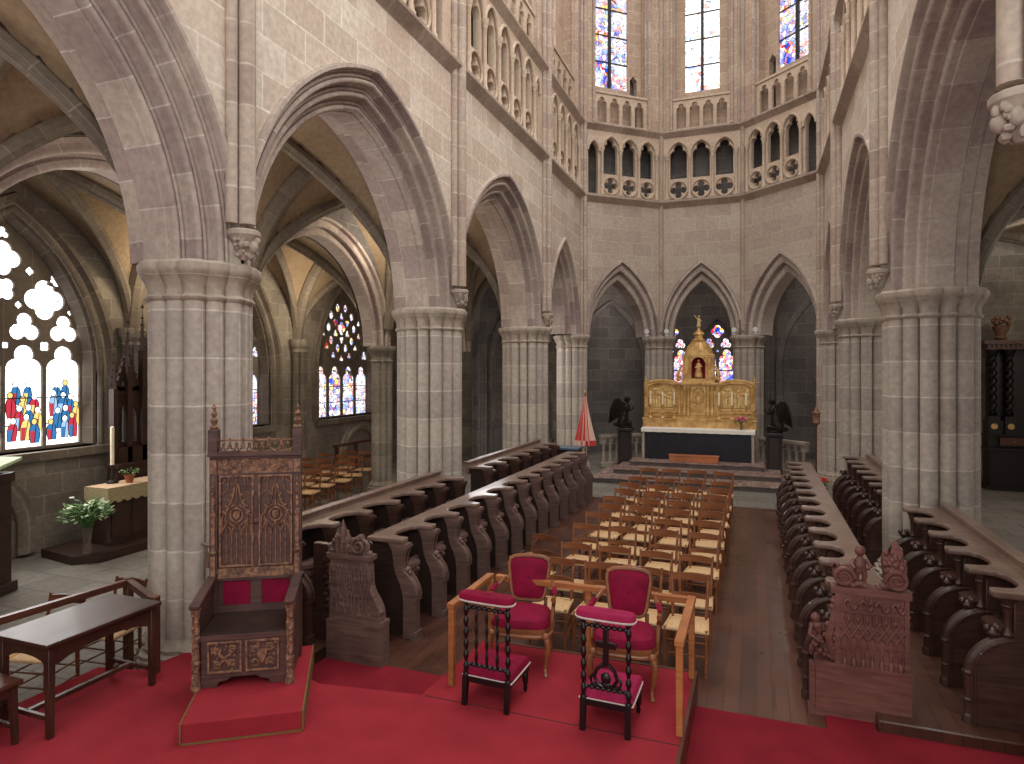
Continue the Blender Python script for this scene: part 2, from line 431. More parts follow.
def vault_shaft(mb, x, y, z0, z1, nx, ny, r=.085):
    """three grouped shafts against a wall with outward normal (nx, ny)"""
    tx, ty = -ny, nx
    mb.lathe([(r, z0), (r, z1)], x + nx * .12, y + ny * .12, 0, 12)
    for s in (-1, 1): mb.lathe([(r * .72, z0), (r * .72, z1)], x + nx * .04 + tx * s * r * 1.5, y + ny * .04 + ty * s * r * 1.5, 0, 10)
def corbel(x, y, z, nx, ny, parent, seed=1):
    """carved head that carries a vault shaft"""
    rnd = random.Random(seed); mb = MB(fmt((x, y, z), (-ny, nx, 0)) @ Matrix.Scale(.62, 4))
    f = -1 if True else 1   # local -y points away from the wall
    mb.lathe([(.05, -.16), (.10, -.10), (.13, -.02), (.16, .08), (.22, .18), (.27, .24), (.27, .31), (.24, .33)], 0, -.06, 0, 14)
    for i in range(34):                                      # undercut leaves round the bell
        a = PI + PI * rnd.random(); h = rnd.uniform(-.1, .2); r = .13 + .35 * max(0, h) + rnd.uniform(0, .05)
        mb.sph(r * math.cos(a), -.06 + r * math.sin(a), h, rnd.uniform(.03, .06), 6, 4, 1, 1, rnd.uniform(.7, 1.4))
    mb.sph(.02, -.24, .05, .085, 10, 7, 1, 1, 1.25); mb.sph(-.13, -.16, .1, .07, 8, 6, 1, 1, 1.3); mb.sph(.15, -.14, .06, .07, 8, 6, 1, 1, 1.4)
    return mb.build('carved_corbel', M['carved'], parent)
ORD = ['first', 'second', 'third', 'fourth', 'fifth', 'sixth', 'seventh', 'eighth', 'ninth', 'tenth', 'eleventh', 'twelfth', 'thirteenth', 'fourteenth', 'fifteenth', 'sixteenth']

# ------------------------------------------------------------------ gallery storeys
def tri_bay(F, W, n, door, wall, lo=.32):
    """triforium bay in frame F, width W, n trefoil arches from x=lo"""
    z0, z1 = Z1 + .06, Z2 - .05; h = z1 - z0
    fr = MB(F)
    x0, x1 = lo, W - lo
    if door < 0: x0 += .5
    if door > 0: x1 -= .5
    cw = (x1 - x0) / n
    holes = []; bal = []
    ring = MB(F); col = MB(F)
    hb = .62                                                 # balustrade height
    for i in range(n):
        c = x0 + cw * (i + .5); w = cw * .74
        holes.append(shift(trefoil_arch(w, z0 + hb + .06, h - hb - .36), c))
        rq = min(w * .5, hb * .44)
        bal.append(foil(c, z0 + hb * .5, rq, 4, 0, 6, .40))
        ring.tube([(c + rq * 1.1 * math.cos(2 * PI * j / 20), -.03, z0 + hb * .5 + rq * 1.1 * math.sin(2 * PI * j / 20)) for j in range(20)], .03, 6, closed=True)
        ap = arcpts(cw * .47, cw * .62, 8)
        zsp = z0 + h - .24 - cw * .62
        ring.tube([(c + x, -.05, zsp + z) for x, z in ap], .04, 6)
        if i == 0: xs = [c - cw / 2]
        else: xs = []
        for q in xs + [c + cw / 2]:
            col.lathe([(.07, 0), (.07, .06), (.045, .1), (.042, zsp - z0 - .16), (.06, zsp - z0 - .13), (.05, zsp - z0 - .1), (.08, zsp - z0 - .03), (.085, zsp - z0 + .03), (0.02, zsp - z0 + .06)], q, -.06, z0, 8)
    if door:
        dx = (lo + .22) if door < 0 else (W - lo - .22)
        ap = [(x, z) for x, z in arcpts(.17, .3, 6)]
        holes.append([(dx + x, z0 + h - .75 + z) for x, z in ap[::-1]] + [(dx - .17, z0 + .02), (dx + .17, z0 + .02)])
        ring.tube([(dx + x * 1.2, -.04, z0 + h - .75 + z * 1.15) for x, z in ap], .04, 6)
    fr.plate([rect(0, W, z0 - .06, z1 + .06)] + holes + bal, .16, .012)
    fr.build('triforium_arcade', M['trac'], wall)
    ring.build('triforium_moulding', M['trac'], wall); col.build('triforium_colonnettes', M['trac'], wall)
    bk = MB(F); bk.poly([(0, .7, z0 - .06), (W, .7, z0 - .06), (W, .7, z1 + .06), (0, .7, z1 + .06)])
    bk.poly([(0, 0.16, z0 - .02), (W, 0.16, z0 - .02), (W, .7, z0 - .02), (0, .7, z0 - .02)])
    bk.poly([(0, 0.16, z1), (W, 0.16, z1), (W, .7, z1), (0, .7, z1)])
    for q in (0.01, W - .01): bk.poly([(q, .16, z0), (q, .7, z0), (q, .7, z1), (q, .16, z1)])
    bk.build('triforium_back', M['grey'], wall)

def cler_bay(F, W, wall, ow, gw, win_name, gl, side=0, n=4, ztop=ZT, lights=2):
    """clerestory bay: opening ow wide with balustrade, glass gw wide set back"""
    c = W / 2; z0 = Z2 + .1
    fr = MB(F)
    fr.plate([[(0, z0), (c - ow / 2, z0), (c - ow / 2, ztop), (0, ztop)]], .42); fr.plate([[(c + ow / 2, z0), (W, z0), (W, ztop), (c + ow / 2, ztop)]], .42)
    fr.build('clerestory_jamb', M['wallpink'], wall)
    # back plane with window and doorway holes
    bk = MB(F); zg = z0 + 1.32
    loops = [rect(c - ow / 2, c + ow / 2, z0, ztop)]
    gx = c + side * (ow - gw) * .3
    loops.append(rect(gx - gw / 2, gx + gw / 2, zg, ztop - .3))
    if side:
        dk2 = gx - side * (gw / 2 + .2)
        dx = gx - side * (gw / 2 + .2)
        loops.append([(dx - .13, z0 + .1), (dx + .13, z0 + .1), (dx + .13, z0 + 1.7), (dx, z0 + 1.85), (dx - .13, z0 + 1.7)])
    bk.plate(loops, .2, 0, .42); bk.build('clerestory_back', M['wallpink'], wall)
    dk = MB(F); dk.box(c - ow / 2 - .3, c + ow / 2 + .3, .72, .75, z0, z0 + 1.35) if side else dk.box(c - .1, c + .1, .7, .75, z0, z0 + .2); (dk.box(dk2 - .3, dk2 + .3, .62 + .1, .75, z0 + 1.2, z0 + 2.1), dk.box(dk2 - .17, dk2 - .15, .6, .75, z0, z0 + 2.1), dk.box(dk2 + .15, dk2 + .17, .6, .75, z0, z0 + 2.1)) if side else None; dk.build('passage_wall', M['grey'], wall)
    bal = MB(F); k = .95; cw = (ow - .1) / n; holes = []
    for i in range(n):
        q = c - ow / 2 + .05 + cw * (i + .5)
        holes.append(shift(trefoil_arch(cw * .72, z0 + .06, k - .16), q))
    bal.plate([rect(c - ow / 2, c + ow / 2, z0 - .02, z0 + k)] + holes, .1, .012, .06)
    bal.box(c - ow / 2, c + ow / 2, .02, .2, z0 + k, z0 + k + .07)
    bal.build('gallery_balustrade', M['trac'], wall)
    # jamb shafts
    js = MB(F)
    for s in (-1, 1):
        js.lathe([(.05, z0), (.05, ztop)], c + s * (ow / 2 + .05), -.02, 0, 8); js.lathe([(.035, z0), (.035, ztop)], c + s * (ow / 2 - .02), .1, 0, 8)
    js.build('jamb_shafts', M['shaftpink'], wall)
    w = empty(win_name); struct(w)
    g = MB(F); g.poly([(gx - gw / 2, .52, zg), (gx + gw / 2, .52, zg), (gx + gw / 2, .52, ztop - .3), (gx - gw / 2, .52, ztop - .3)]); g.build('pane', gl, w)
    fm = MB(F)
    for i in range(lights - 1):
        q = gx - gw / 2 + gw * (i + 1) / lights; fm.box(q - .045, q + .045, .44, .56, zg, ztop - .3)
    z = zg + .85; j = 0
    while z < ztop - .3:
        fm.box(gx - gw / 2, gx + gw / 2, .48, .53, z - .018, z + .018); z += .85; j += 1
    fm.build('mullions', M['lead'], w)
    return w

PALB = [(.16, (40, 70, 190)), (.14, (206, 40, 50)), (.12, (255, 255, 255)), (.1, (240, 190, 60)), (.12, (110, 160, 235)), (.1, (236, 130, 120)), (.14, (250, 250, 255)), (.12, (150, 120, 200))]
PALW = [(.1, (250, 120, 110)), (.1, (130, 160, 250)), (.1, (250, 220, 120)), (.7, (255, 255, 255))]
PALD = [(.2, (30, 50, 170)), (.2, (190, 30, 60)), (.1, (240, 240, 255)), (.12, (240, 170, 50)), (.16, (80, 120, 230)), (.12, (220, 90, 140)), (.1, (255, 240, 220))]
M['g_apse'] = glass('apse_glass', PALB, 9, 1.9, .72, .05)
M['g_apsew'] = glass('pale_apse_glass', PALW, 9, 2.6, .75, .04)
M['g_chapel'] = glass('rose_glass', PALB, 8, 2.0, .7, .06)
M['g_dark'] = glass('axial_glass', PALD, 10, 2.4, .5, .07)
M['g_white'] = glass('pale_glass', [(.8, (255, 255, 255)), (.12, (235, 240, 255)), (.08, (250, 240, 225))], 5, 3.6, .8, .012)
# ================================================================== the choir walls
def bay_params(W):
    if W > 4: return dict(a=2.08, rise=2.58, k=1.0)
    return dict(a=1.02, rise=1.95, k=1.25)
PROF = arcade_profile(.95); PROF[0] = (0.0, .47)
TW = 1.0
def arcade(side):
    left = side == 'left'
    w = MB(); arches = []
    wall = None
    first = True
    for i in range(4):
        y0, y1 = BAYS[i], BAYS[i + 1]
        if not left and i == 0: continue
        if not left and i == 1: y0 = 4.8
        W = y1 - y0
        F = fmt((LX, y0, 0), (0, 1, 0)) if left else fmt((RXW, y1, 0), (0, -1, 0))
        p = dict(bay_params(W))
        if W > 5.4: p['a'] += .25
        am = MB(F); prof = PROF
        xc = W / 2
        rows = arch_sweep(am, xc, ZS, p['a'], p['rise'], prof, p['k'], 22)
        # far half of the soffit and the aisle-side mouldings
        back = [(0.0, .47), (0, .7), (.05, .73), (.05, .85), (.09, .88), (.09, 1.0), (.1, 1.0)]
        r2 = arch_sweep(am, xc, ZS, p['a'], p['rise'], back, p['k'], 22)
        wm = MB(F); wall_panel(wm, 0, W, xc, ZS, Z1 + .1, rows[-1])
        wm2 = MB(F); wall_panel(wm2, 0, W, xc, ZS, Z1 + .1, r2[-1])
        if first:
            wall = wm.build('wall_' + side, M['wall']); struct(wall, 'pale ashlar arcade wall'); first = False
        else: wm.build('spandrel', M['wall'], wall)
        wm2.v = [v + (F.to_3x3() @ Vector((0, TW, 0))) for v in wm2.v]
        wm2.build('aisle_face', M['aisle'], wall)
        am.build('arch_moulding', M['arch'], wall)
        # gallery storeys
        n = 5 if W > 4 else 4
        tri_bay(F, W, n, 1 if (left and W > 4) else (-1 if W > 4 else 0), wall, .45)
        cler_bay(F, W, wall, W - 1.3, 1.5 if W > 4 else 1.1, 'window_%d' % ((10 if left else 20) + i), M['g_apsew'], 0, 7 if W > 4 else 4)
    return wall
wall_left = arcade('left')
wall_right = arcade('right')

# polygonal apse
segs = [(A0, A1), (A1, A2), (A2, A3)]
wall_apse = None
for i, (p, q) in enumerate(segs):
    W = math.dist(p, q); F = fmt((p[0], p[1], 0), (q[0] - p[0], q[1] - p[1], 0))
    am = MB(F); k = 1.7
    rows = arch_sweep(am, W / 2, ZS, .9 if i == 1 else 1.0, 1.8, apse_profile(), k, 18)
    back = [(0, .45), (0, .8), (.2, .9)]
    r2 = arch_sweep(am, W / 2, ZS, .9 if i == 1 else 1.0, 1.8, back, k, 18)
    wm = MB(F); wall_panel(wm, 0, W, W / 2, ZS, Z1 + .1, rows[-1])
    if wall_apse is None: wall_apse = wm.build('wall_apse', M['wallapse']); struct(wall_apse, 'polygonal apse wall')
    else: wm.build('apse_panel', M['wallapse'], wall_apse)
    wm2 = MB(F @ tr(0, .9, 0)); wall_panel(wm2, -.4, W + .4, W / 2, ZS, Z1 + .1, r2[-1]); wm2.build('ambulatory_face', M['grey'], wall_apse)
    am.build('arch_moulding', M['arch'], wall_apse)
    tri_bay(F, W, 3, (-1, 0, 1)[i], wall_apse, .2)
    cler_bay(F, W, wall_apse, 1.9 if i != 1 else 1.75, 1.3 if i != 1 else 1.06, 'window_%d' % (5 + i), M['g_apsew'] if i == 1 else M['g_apse'], (-1, 0, 1)[i])

# string courses under and over the triforium
def course(name, z, prj, hgt, parent, drop):
    pl = [(LX, .1), A0, A1, A2, A3, (RXW, .1)]
    prof = [(0.0, z - hgt), (-prj * .5, z - hgt * .6), (-prj, z - hgt * .25), (-prj, z), (-prj * .2, z + .05), (0.03, z + .06)]
    mb = MB(); n = len(pl); P = []
    for d, h in prof:
        row = []
        for i in range(n):
            p = Vector(pl[i])
            nn = []
            for a, b in ((i - 1, i), (i, i + 1)):
                if a >= 0 and b < n:
                    t = (Vector(pl[b]) - Vector(pl[a])).normalized(); nn.append(Vector((-t.y, t.x)))
            m = sum(nn, Vector((0, 0))).normalized(); s = 1 / max(.3, m.dot(nn[0]))
            q = p + m * d * s
            row.append((q.x, q.y, h))
        P.append(row)
    L = [0]
    for i in range(1, n): L.append(L[-1] + math.dist(pl[i], pl[i - 1]))
    mb.grid(P, lambda i, j: (L[j], i * .05))
    o = mb.build(name, M['sill'])
    struct(o); return o
course('trim_1', Z1 + .03, .17, .22, None, 0)
course('trim_2', Z2 + .05, .15, .2, None, 0)

# pillars
SIDE = dict(left=(LX - .5, 1, 'left'), right=(RXW + .54, -1, 'right'))
names = ['nearest', 'second', 'third', 'fourth']
PL = {}
lab = {('left', 0): 'clustered pillar of the left arcade nearest the crossing', ('left', 1): 'thick clustered stone pillar standing behind the carved throne',
       ('left', 2): 'pale clustered pillar behind the left-hand stalls, under the meeting of two wide arches', ('left', 3): 'clustered pillar at the far end of the left stalls, left of the red umbrella',
       ('left', 4): 'slim clustered pillar where the left arcade meets the apse', ('right', 1): 'clustered pillar of the right arcade nearest the crossing',
       ('right', 2): 'broad clustered pillar of many shafts rising behind the right-hand stalls', ('right', 3): 'clustered pillar behind the farther right-hand stalls',
       ('right', 4): 'slim clustered pillar where the right arcade meets the apse'}
for side, (px, nx, _) in SIDE.items():
    for i in (0, 1, 2, 3, 4):
        y = BAYS[i]
        if i == 0 and side == 'right': continue
        if i == 1 and side == 'right': y = 4.8
        small = i == 4
        if side == 'right' and i == 1: px_ = px + .06
        else: px_ = px
        t = pillar(px_ if not small else px + nx * .2, y, lab.get((side, i)), .36 if small else .40 if (side == 'left' and i == 1) else .47, .10 if small or (side == 'left' and i == 1) else .108, 12 if small else 14)
        PL[(side, i)] = t
        wx = LX if side == 'left' else RXW
        mb = MB(); vault_shaft(mb, wx - (.13 if side == 'right' and i == 1 else 0), y, (ZS + .4 + (.25 if side == 'right' and i == 1 else 0)) if i < 4 else FZ + .1, ZT, nx, 0, .085 if i < 4 else .07)
        o = mb.build('vault_shaft', M['shaftpink'], wall_left if side == 'left' else wall_right)
        if i < 4 and i: 
            c = corbel(wx + nx * .04 - (.13 if side == 'right' and i == 1 else 0), y, ZS + .14 + (.25 if side == 'right' and i == 1 else 0), nx, 0, wall_left if side == 'left' else wall_right, i)
        if i < 4:
            # wall stub above the pillar between the springings
            pass
lab0 = ['slim pillar behind the altar, to its left', 'slim pillar behind the altar, to its right']
for (x, y), l in zip((A1, A2), lab0):
    nx, ny = (.38, -.92) if x < -1.6 else (-.38, -.92)
    pillar(x - nx * .34, y - ny * .34, l, .33, .12, 10)
    mb = MB(); mb.lathe([(.075, ZS), (.075, ZT)], x + nx * .02, y + ny * .02, 0, 10)
    for s in (-1, 1): mb.lathe([(.05, Z2), (.05, ZT)], x + s * .12, y + .0, 0, 8)
    mb.build('apse_shaft', M['sill'], wall_apse)

# ================================================================== aisles
def groin(name, x0, x1, ya, yb, zs, rise, mat, parent=None, n=28):
    """ribbed cross vault; ya, yb = (start, end) of the bay along the x0 side and the x1 side"""
    def prof(t):                               # unit pointed arch, t in -1..1
        k = rise / 1.6; Rr = (k * k + 1) / 2; c = Rr - 1
        return math.sqrt(max(Rr * Rr - (abs(t) + c) ** 2, 0)) / k * rise
    def pt(u, v, dz=0.0):
        fu = (u + 1) / 2; fv = (v + 1) / 2
        y0 = ya[0] + (yb[0] - ya[0]) * fu; y1 = ya[1] + (yb[1] - ya[1]) * fu
        return (x0 + (x1 - x0) * fu, y0 + (y1 - y0) * fv, zs + max(prof(u), prof(v)) + dz)
    sm = lambda t: math.sin(t * PI / 2)
    mb = MB(); mb.grid([[pt(sm(-1 + 2 * i / n), sm(-1 + 2 * j / n)) for j in range(n + 1)] for i in range(n + 1)], lambda i, j: (i * .2, j * .2))
    o = mb.build(name, mat, parent); rb = MB()
    T = [sm(-1 + 2 * i / 28) for i in range(29)]
    for s_ in (-1, 1):
        rb.tube([pt(t, t * s_, -.06) for t in T], .1, 8); rb.tube([pt(t * .985, t * s_ * .985, -.16) for t in T], .045, 6)
        rb.tube([pt(t, s_ * .999, -.08) for t in T], .15, 8); rb.tube([pt(t * .985, s_ * .999, -.2) for t in T], .07, 6)
    rb.build('vault_rib', M['rib'], o)
    return o
CH = [-.4, 4.3, 9.0, 13.75, 18.5]
AX0, AX1 = -8.4, LX - .98
vault_left = None
for i in range(4):
    o = groin('ceiling' if i == 0 else 'aisle_vault', AX0, AX1, CH[i:i + 2], BAYS[i:i + 2], ZS - .1, 2.98 if i < 3 else 2.5, M['vault'], vault_left)
    if i == 0: vault_left = o; struct(o)
CH = [-.4, 4.3, 9.0, 13.75, 18.5]
XW = -11.1
for i in range(4):
    groin('aisle_vault', XW, AX0 - .5, CH[i:i + 2], CH[i:i + 2], 3.45, 2.45, M['vault'], vault_left)
# chapel arcade
wc = None
CP = roll(.04, .2, .05, 160, 300); CP = [(0, .5), (0, .22)] + CP + [(.1, .16), (.1, .2), (.16, .2)] + roll(.21, .1, .055, 150, 300) + [(.28, .06), (.3, .06), (.31, -.03), (.36, -.05), (.39, .02)]
for i in range(4):
    F = fmt((AX0, CH[i], 0), (0, 1, 0)); W = CH[i + 1] - CH[i]
    am = MB(F); rows = arch_sweep(am, W / 2, 3.35, 2.08, 2.25, CP, 1.0, 20)
    wm = MB(F); wall_panel(wm, 0, W, W / 2, 3.35, 7.0, rows[-1])
    bk = MB(F @ tr(0, .55, 0)); wall_panel(bk, 0, W, W / 2, 3.35, 7.0, [(x, z) for x, z in rows[0]])
    if wc is None: wc = wm.build('wall_chapel_arcade', M['grey']); struct(wc)
    else: wm.build('chapel_spandrel', M['grey'], wc)
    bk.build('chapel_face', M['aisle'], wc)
    am.build('chapel_arch', M['arch'], wc)
    x, y = AX0 - .16, CH[i + 1]
    if i < 3: pillar(x, y, ('yellowish slim pillar beside the chapel chairs and rose window' if i == 2 else 'slim chapel pillar deep in the left aisle, %s from the crossing' % ORD[i]), .17, .085, 8, 3.35, mats=('aisle', 'aisle'))

# outer chapel wall with its windows
def chapel_wall():
    F = fmt((XW, CH[0], 0), (0, 1, 0)); L = CH[4] - CH[0]
    mb = MB(F); op = []
    for i, c in enumerate((6.93, 11.4, 16.1)):
        a = arcpts(1.42, 2.55, 16); zsp = 2.75
        op.append([(c - CH[0] + x, zsp + z) for x, z in a] + [(c - CH[0] + 1.42, 1.42), (c - CH[0] - 1.42, 1.42)])
    mb.plate([rect(0, L, FZ, 7)] + op, .5)
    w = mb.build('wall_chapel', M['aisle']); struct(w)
    am = MB(F)
    for c in (6.93, 11.4, 16.1):
        arch_sweep(am, c - CH[0], 2.75, 1.3, 2.43, [(0, .3), (.0, .2), (.06, .12), (.06, .06), (.12, .06)] + roll(.18, .03, .06, 180, 360) + [(.3, -.02), (.34, -.08), (.42, -.08), (.45, .02)], 1.0, 18, 1.3)
        am.box(c - CH[0] - 1.6, c - CH[0] + 1.6, -.14, .3, 1.28, 1.42)
        # wall shafts under the vault
    am.build('window_surround', M['rib'], w)
    sh = MB(F)
    for c in CH[1:4]:
        for s in (-.16, 0, .16): sh.lathe([(.09, FZ), (.09, 3.2), (.12, 3.24), (.1, 3.3), (.15, 3.4), (.17, 3.5), (.17, 3.55)], c - CH[0] + s, -.1 - (.06 if s == 0 else 0), 0, 10)
    sh.build('wall_shafts', M['aisle'], w)
    # blind recesses below the sills
    rc = MB(F)
    for c in (6.2, 11.4, 16.6):
        arch_sweep(rc, c - CH[0], .25, .75, .72, [(0, .02), (0, -.06), (.08, -.12), (.16, -.12), (.2, -.05), (.26, -.08), (.3, .02)], 1.0, 14, .45)
    rc.build('tomb_recess', M['aisle'], w)
    return w
wall_chapel = chapel_wall()
for nm, x0, x1, y, d in (('wall_chapel_end', XW, LX - .95, CH[4] + 3.2, 1), ('wall_chapel_front', XW, LX - .95, CH[0], -1)):
    mb = MB(fmt((x0, y, 0), (1, 0, 0))); mb.box(0, x1 - x0, 0 if d > 0 else -.3, .3 if d > 0 else 0, FZ, 7); struct(mb.build(nm, M['aisle']))
w = empty('window_9'); struct(w, 'narrow bright window past the last left pillar')
F = fmt((-7.0, CH[4] + 3.18, 0), (1, 0, 0)); g = MB(F); g.plate([[(-.16, .55), (.16, .55), (.16, 2.1), (.0, 2.4), (-.16, 2.1)]], .02, 0, -.03); g.build('pane', M['g_white'], w); g = MB(F); g.plate([[(-.3, .4), (.3, .4), (.3, 2.2), (.0, 2.65), (-.3, 2.2)], [(-.16, .55), (.16, .55), (.16, 2.1), (.0, 2.4), (-.16, 2.1)]], .12, .02, -.12); g.box(-.4, .4, -.25, 0, .3, .4); g.build('window_frame', M['aisle'], w)
mb = MB(fmt((XW, CH[4], 0), (0, 1, 0))); mb.box(0, 3.2, 0, .4, FZ, 7); struct(mb.build('wall_ambulatory_left', M['grey']))

# traceried chapel windows ------------------------------------------------
def figure_glass(mb, x0, z0, w, n, rnd, mats):
    """crowd of small robed figures leaded into a clear light, laid on the glass"""
    figs = []
    for row in range(4):
        for c in range(3 if row < 3 else 2):
            figs.append((row, x0 + w * (.2 + .3 * c + (.14 if row % 2 else 0)) + rnd.uniform(-.03, .03), z0 + row * .2 + rnd.uniform(-.03, .04)))
    for k, (row, fx, fz) in enumerate(sorted(figs, key=lambda q: -q[0])):
        y = -.012 - .004 * k; ww = rnd.uniform(.062, .08); hgt = rnd.uniform(.34, .44); ln = rnd.uniform(-.03, .03)
        fx = min(max(fx, x0 + ww), x0 + w - ww)
        out = [(-.8, 0), (.8, 0), (1.0, .3), (.95, .52), (.75, .7), (.35, .78), (-.35, .78), (-.75, .7), (-.95, .52), (-1.0, .3)]
        B = lambda g, dy, lo=0, hi=1: [(fx + ln * v + ww * u * g, y + dy, fz + hgt * v * (1 if g == 1 else 1.02) - (.008 if g > 1 and v == 0 else 0)) for u, v in out]
        mb.mat = 1; mb.poly(B(1.18, 0)); mb.poly([(fx + ln + .055 * math.cos(a * PI / 6), y, fz + hgt * .9 + .062 * math.sin(a * PI / 6)) for a in range(12)])
        mb.mat = m1 = rnd.choice(mats); mb.poly(B(1.0, -.001))
        mb.mat = 1; mb.poly([(fx - ww * .2, y - .0015, fz), (fx - ww * .05, y - .0015, fz), (fx + ln + ww * .45, y - .0015, fz + hgt * .74), (fx + ln + ww * .3, y - .0015, fz + hgt * .75)])
        mb.mat = rnd.choice(mats); mb.poly([(fx - ww * .8, y - .0015, fz), (fx - ww * .2, y - .0015, fz), (fx + ln * .6 + ww * .1, y - .0015, fz + hgt * .5), (fx + ln * .5 - ww * .92, y - .0015, fz + hgt * .5)])
        mb.mat = rnd.choice((0, 0, 4)); mb.poly([(fx + ln + .04 * math.cos(a * PI / 6), y - .001, fz + hgt * .9 + .047 * math.sin(a * PI / 6)) for a in range(12)])
    mb.mat = 0
GM = [('g_fwhite', (255, 250, 240), 3.0), ('g_flead', (20, 22, 30), .12), ('g_fred', (206, 62, 78), 1.2), ('g_fblue', (64, 128, 184), 1.2), ('g_fyel', (244, 214, 130), 1.4), ('g_fpale', (160, 196, 232), 1.4)]
for k, c, s in GM: M[k] = glow(k, c, s)
GL = [M[k] for k, _, _ in GM]

def window_crowd(nm, yc):
    w = empty(nm); struct(w, 'traceried window of pale glass with small coloured crowds')
    F = fmt((XW, yc, 0), (0, 1, 0)); A, sp, z0 = 1.42, 2.75, 1.42
    ol = [(x, sp + z) for x, z in arcpts(A, 2.55, 16)] + [(A, z0), (-A, z0)]
    g = MB(F @ tr(0, .33, 0)); g.plate([ol], .01); g.build('pane', M['g_white'], w)
    holes = []
    lw = .58
    for i in range(4):
        c = -A + .12 + (i + .5) * (2 * A - .24) / 4
        holes.append(shift(trefoil_arch(lw, z0 + .06, 1.70), c))
    for s in (-1, 1):
        for q in (.335, .985): holes.append(foil(s * q, 3.46, .255, 3, 90, 8))
        holes.append(foil(s * .66, 3.17, .09, 4, 45)); holes.append(foil(s * .66, 3.96, .335, 4, 0, 8))
        holes.append(foil(s * .04, 3.17, .06, 4, 45) if s > 0 else foil(-1.28, 3.1, .06, 4, 45)); holes.append(foil(s * .24, 3.84, .06, 4, 0)); holes.append(foil(s * 1.1, 3.78, .05, 4, 0))
        holes.append([(s * .96, 4.2), (s * .78, 4.42), (s * .74, 4.24)] if s > 0 else [(-.96, 4.2), (-.74, 4.24), (-.78, 4.42)])
    holes.append(foil(0, 4.08, .2, 4, 45, 6)); holes.append(foil(0, 4.58, .28, 4, 0, 8)); holes.append(foil(0, 4.98, .1, 3, 90, 6))
    for s in (-1, 1): holes.append(foil(s * .42, 4.42, .07, 4, 0))
    t = MB(F @ tr(0, .26, 0)); t.plate([ol] + holes, .06, .014); t.build('tracery', M['rib'], w)
    ir = MB(F @ tr(0, .31, 0))
    for z in (1.85, 2.3, 2.75): ir.box(-A, A, -.008, .008, z - .01, z + .01)
    ir.build('glazing_bars', M['lead'], w)
    fg = MB(F @ tr(0, .33, 0)); rnd = random.Random(5)
    for i in range(4):
        c = -A + .12 + i * (2 * A - .24) / 4
        figure_glass(fg, c + .03, z0 + .14, .6, 12, rnd, (2, 3, 3, 5, 2, 4))
    fg.build('leaded_figures', GL, w)
    return w
def window_rose(nm, yc, gl='g_chapel'):
    w = empty(nm); struct(w, 'traceried window with a rose of small lights over four lancets')
    F = fmt((XW, yc, 0), (0, 1, 0)); A, sp, z0 = 1.42, 2.75, 1.42
    ol = [(x, sp + z) for x, z in arcpts(A, 2.55, 16)] + [(A, z0), (-A, z0)]
    g = MB(F @ tr(0, .325, 0)); g.plate([ol], .01); g.build('pane', M[gl], w)
    holes = []
    for i in range(4):
        c = -A + .1 + (i + .5) * (2 * A - .2) / 4
        holes.append(shift(trefoil_arch(.55, z0 + .04, 1.42), c))
    cz = 4.0
    holes.append(foil(0, cz, .2, 4, 0))
    for i in range(6): holes.append(foil(.33 * math.cos(R(60 * i + 30)), cz + .33 * math.sin(R(60 * i + 30)), .115, 3, 60 * i + 30))
    for i in range(10):
        a = R(36 * i); holes.append([(.615 * math.cos(a) + .095 * math.cos(t), cz + .615 * math.sin(a) + .12 * math.sin(t)) for t in [2 * PI * j / 12 for j in range(12)]])
    for i in range(14):
        a = R(360 / 14 * i + 12); x, z = .89 * math.cos(a), cz + .89 * math.sin(a)
        if (abs(x) < .95 and z < 4.7) or True: 
            if z < 4.45: holes.append(foil(x, z, .105, 3, 90, 4))
    for s in (-1, 1): holes.append(foil(s * 1.16, 3.2, .15, 3, 90)); 
    holes.append(foil(0, 5.06, .07, 4, 0, 4))
    t = MB(F @ tr(0, .27, 0)); t.plate([ol] + holes, .045, .01)
    t.tube([(1.04 * math.cos(2 * PI * j / 32), 0, cz + 1.04 * math.sin(2 * PI * j / 32)) for j in range(32) if True], .03, 6, closed=True)
    t.build('tracery', M['rib'], w)
    ir = MB(F @ tr(0, .31, 0))
    for z in (1.85, 2.3, 2.75): ir.box(-A, A, -.008, .008, z - .012, z + .012)
    ir.build('glazing_bars', M['lead'], w)
    return w
window_crowd('window_1', 6.93)
window_rose('window_3', 11.4)
window_rose('window_2', 16.1)

# right aisle ------------------------------------------------------------
RX1 = 8.6
mb = MB(fmt((RX1, 21, 0), (0, -1, 0))); mb.box(0, 20.9, 0, .4, FZ, 8); struct(mb.build('wall_right_aisle', M['aisle']))
mb = MB(fmt((RXW + .95, 20.4, 0), (1, 0, 0))); mb.box(0, RX1 - RXW - 1.2, 0, .4, FZ, 8); struct(mb.build('wall_right_end', M['aisle']))
for i in range(4): groin('aisle_vault', RXW + .98, RX1, ([.1, 4.8] if i == 0 else [4.8, 10.5] if i == 1 else BAYS[i:i + 2]), ([.1, 4.8] if i == 0 else [4.8, 10.5] if i == 1 else BAYS[i:i + 2]), ZS - .1, 2.98 if i < 3 else 2.5, M['vault'], vault_left)

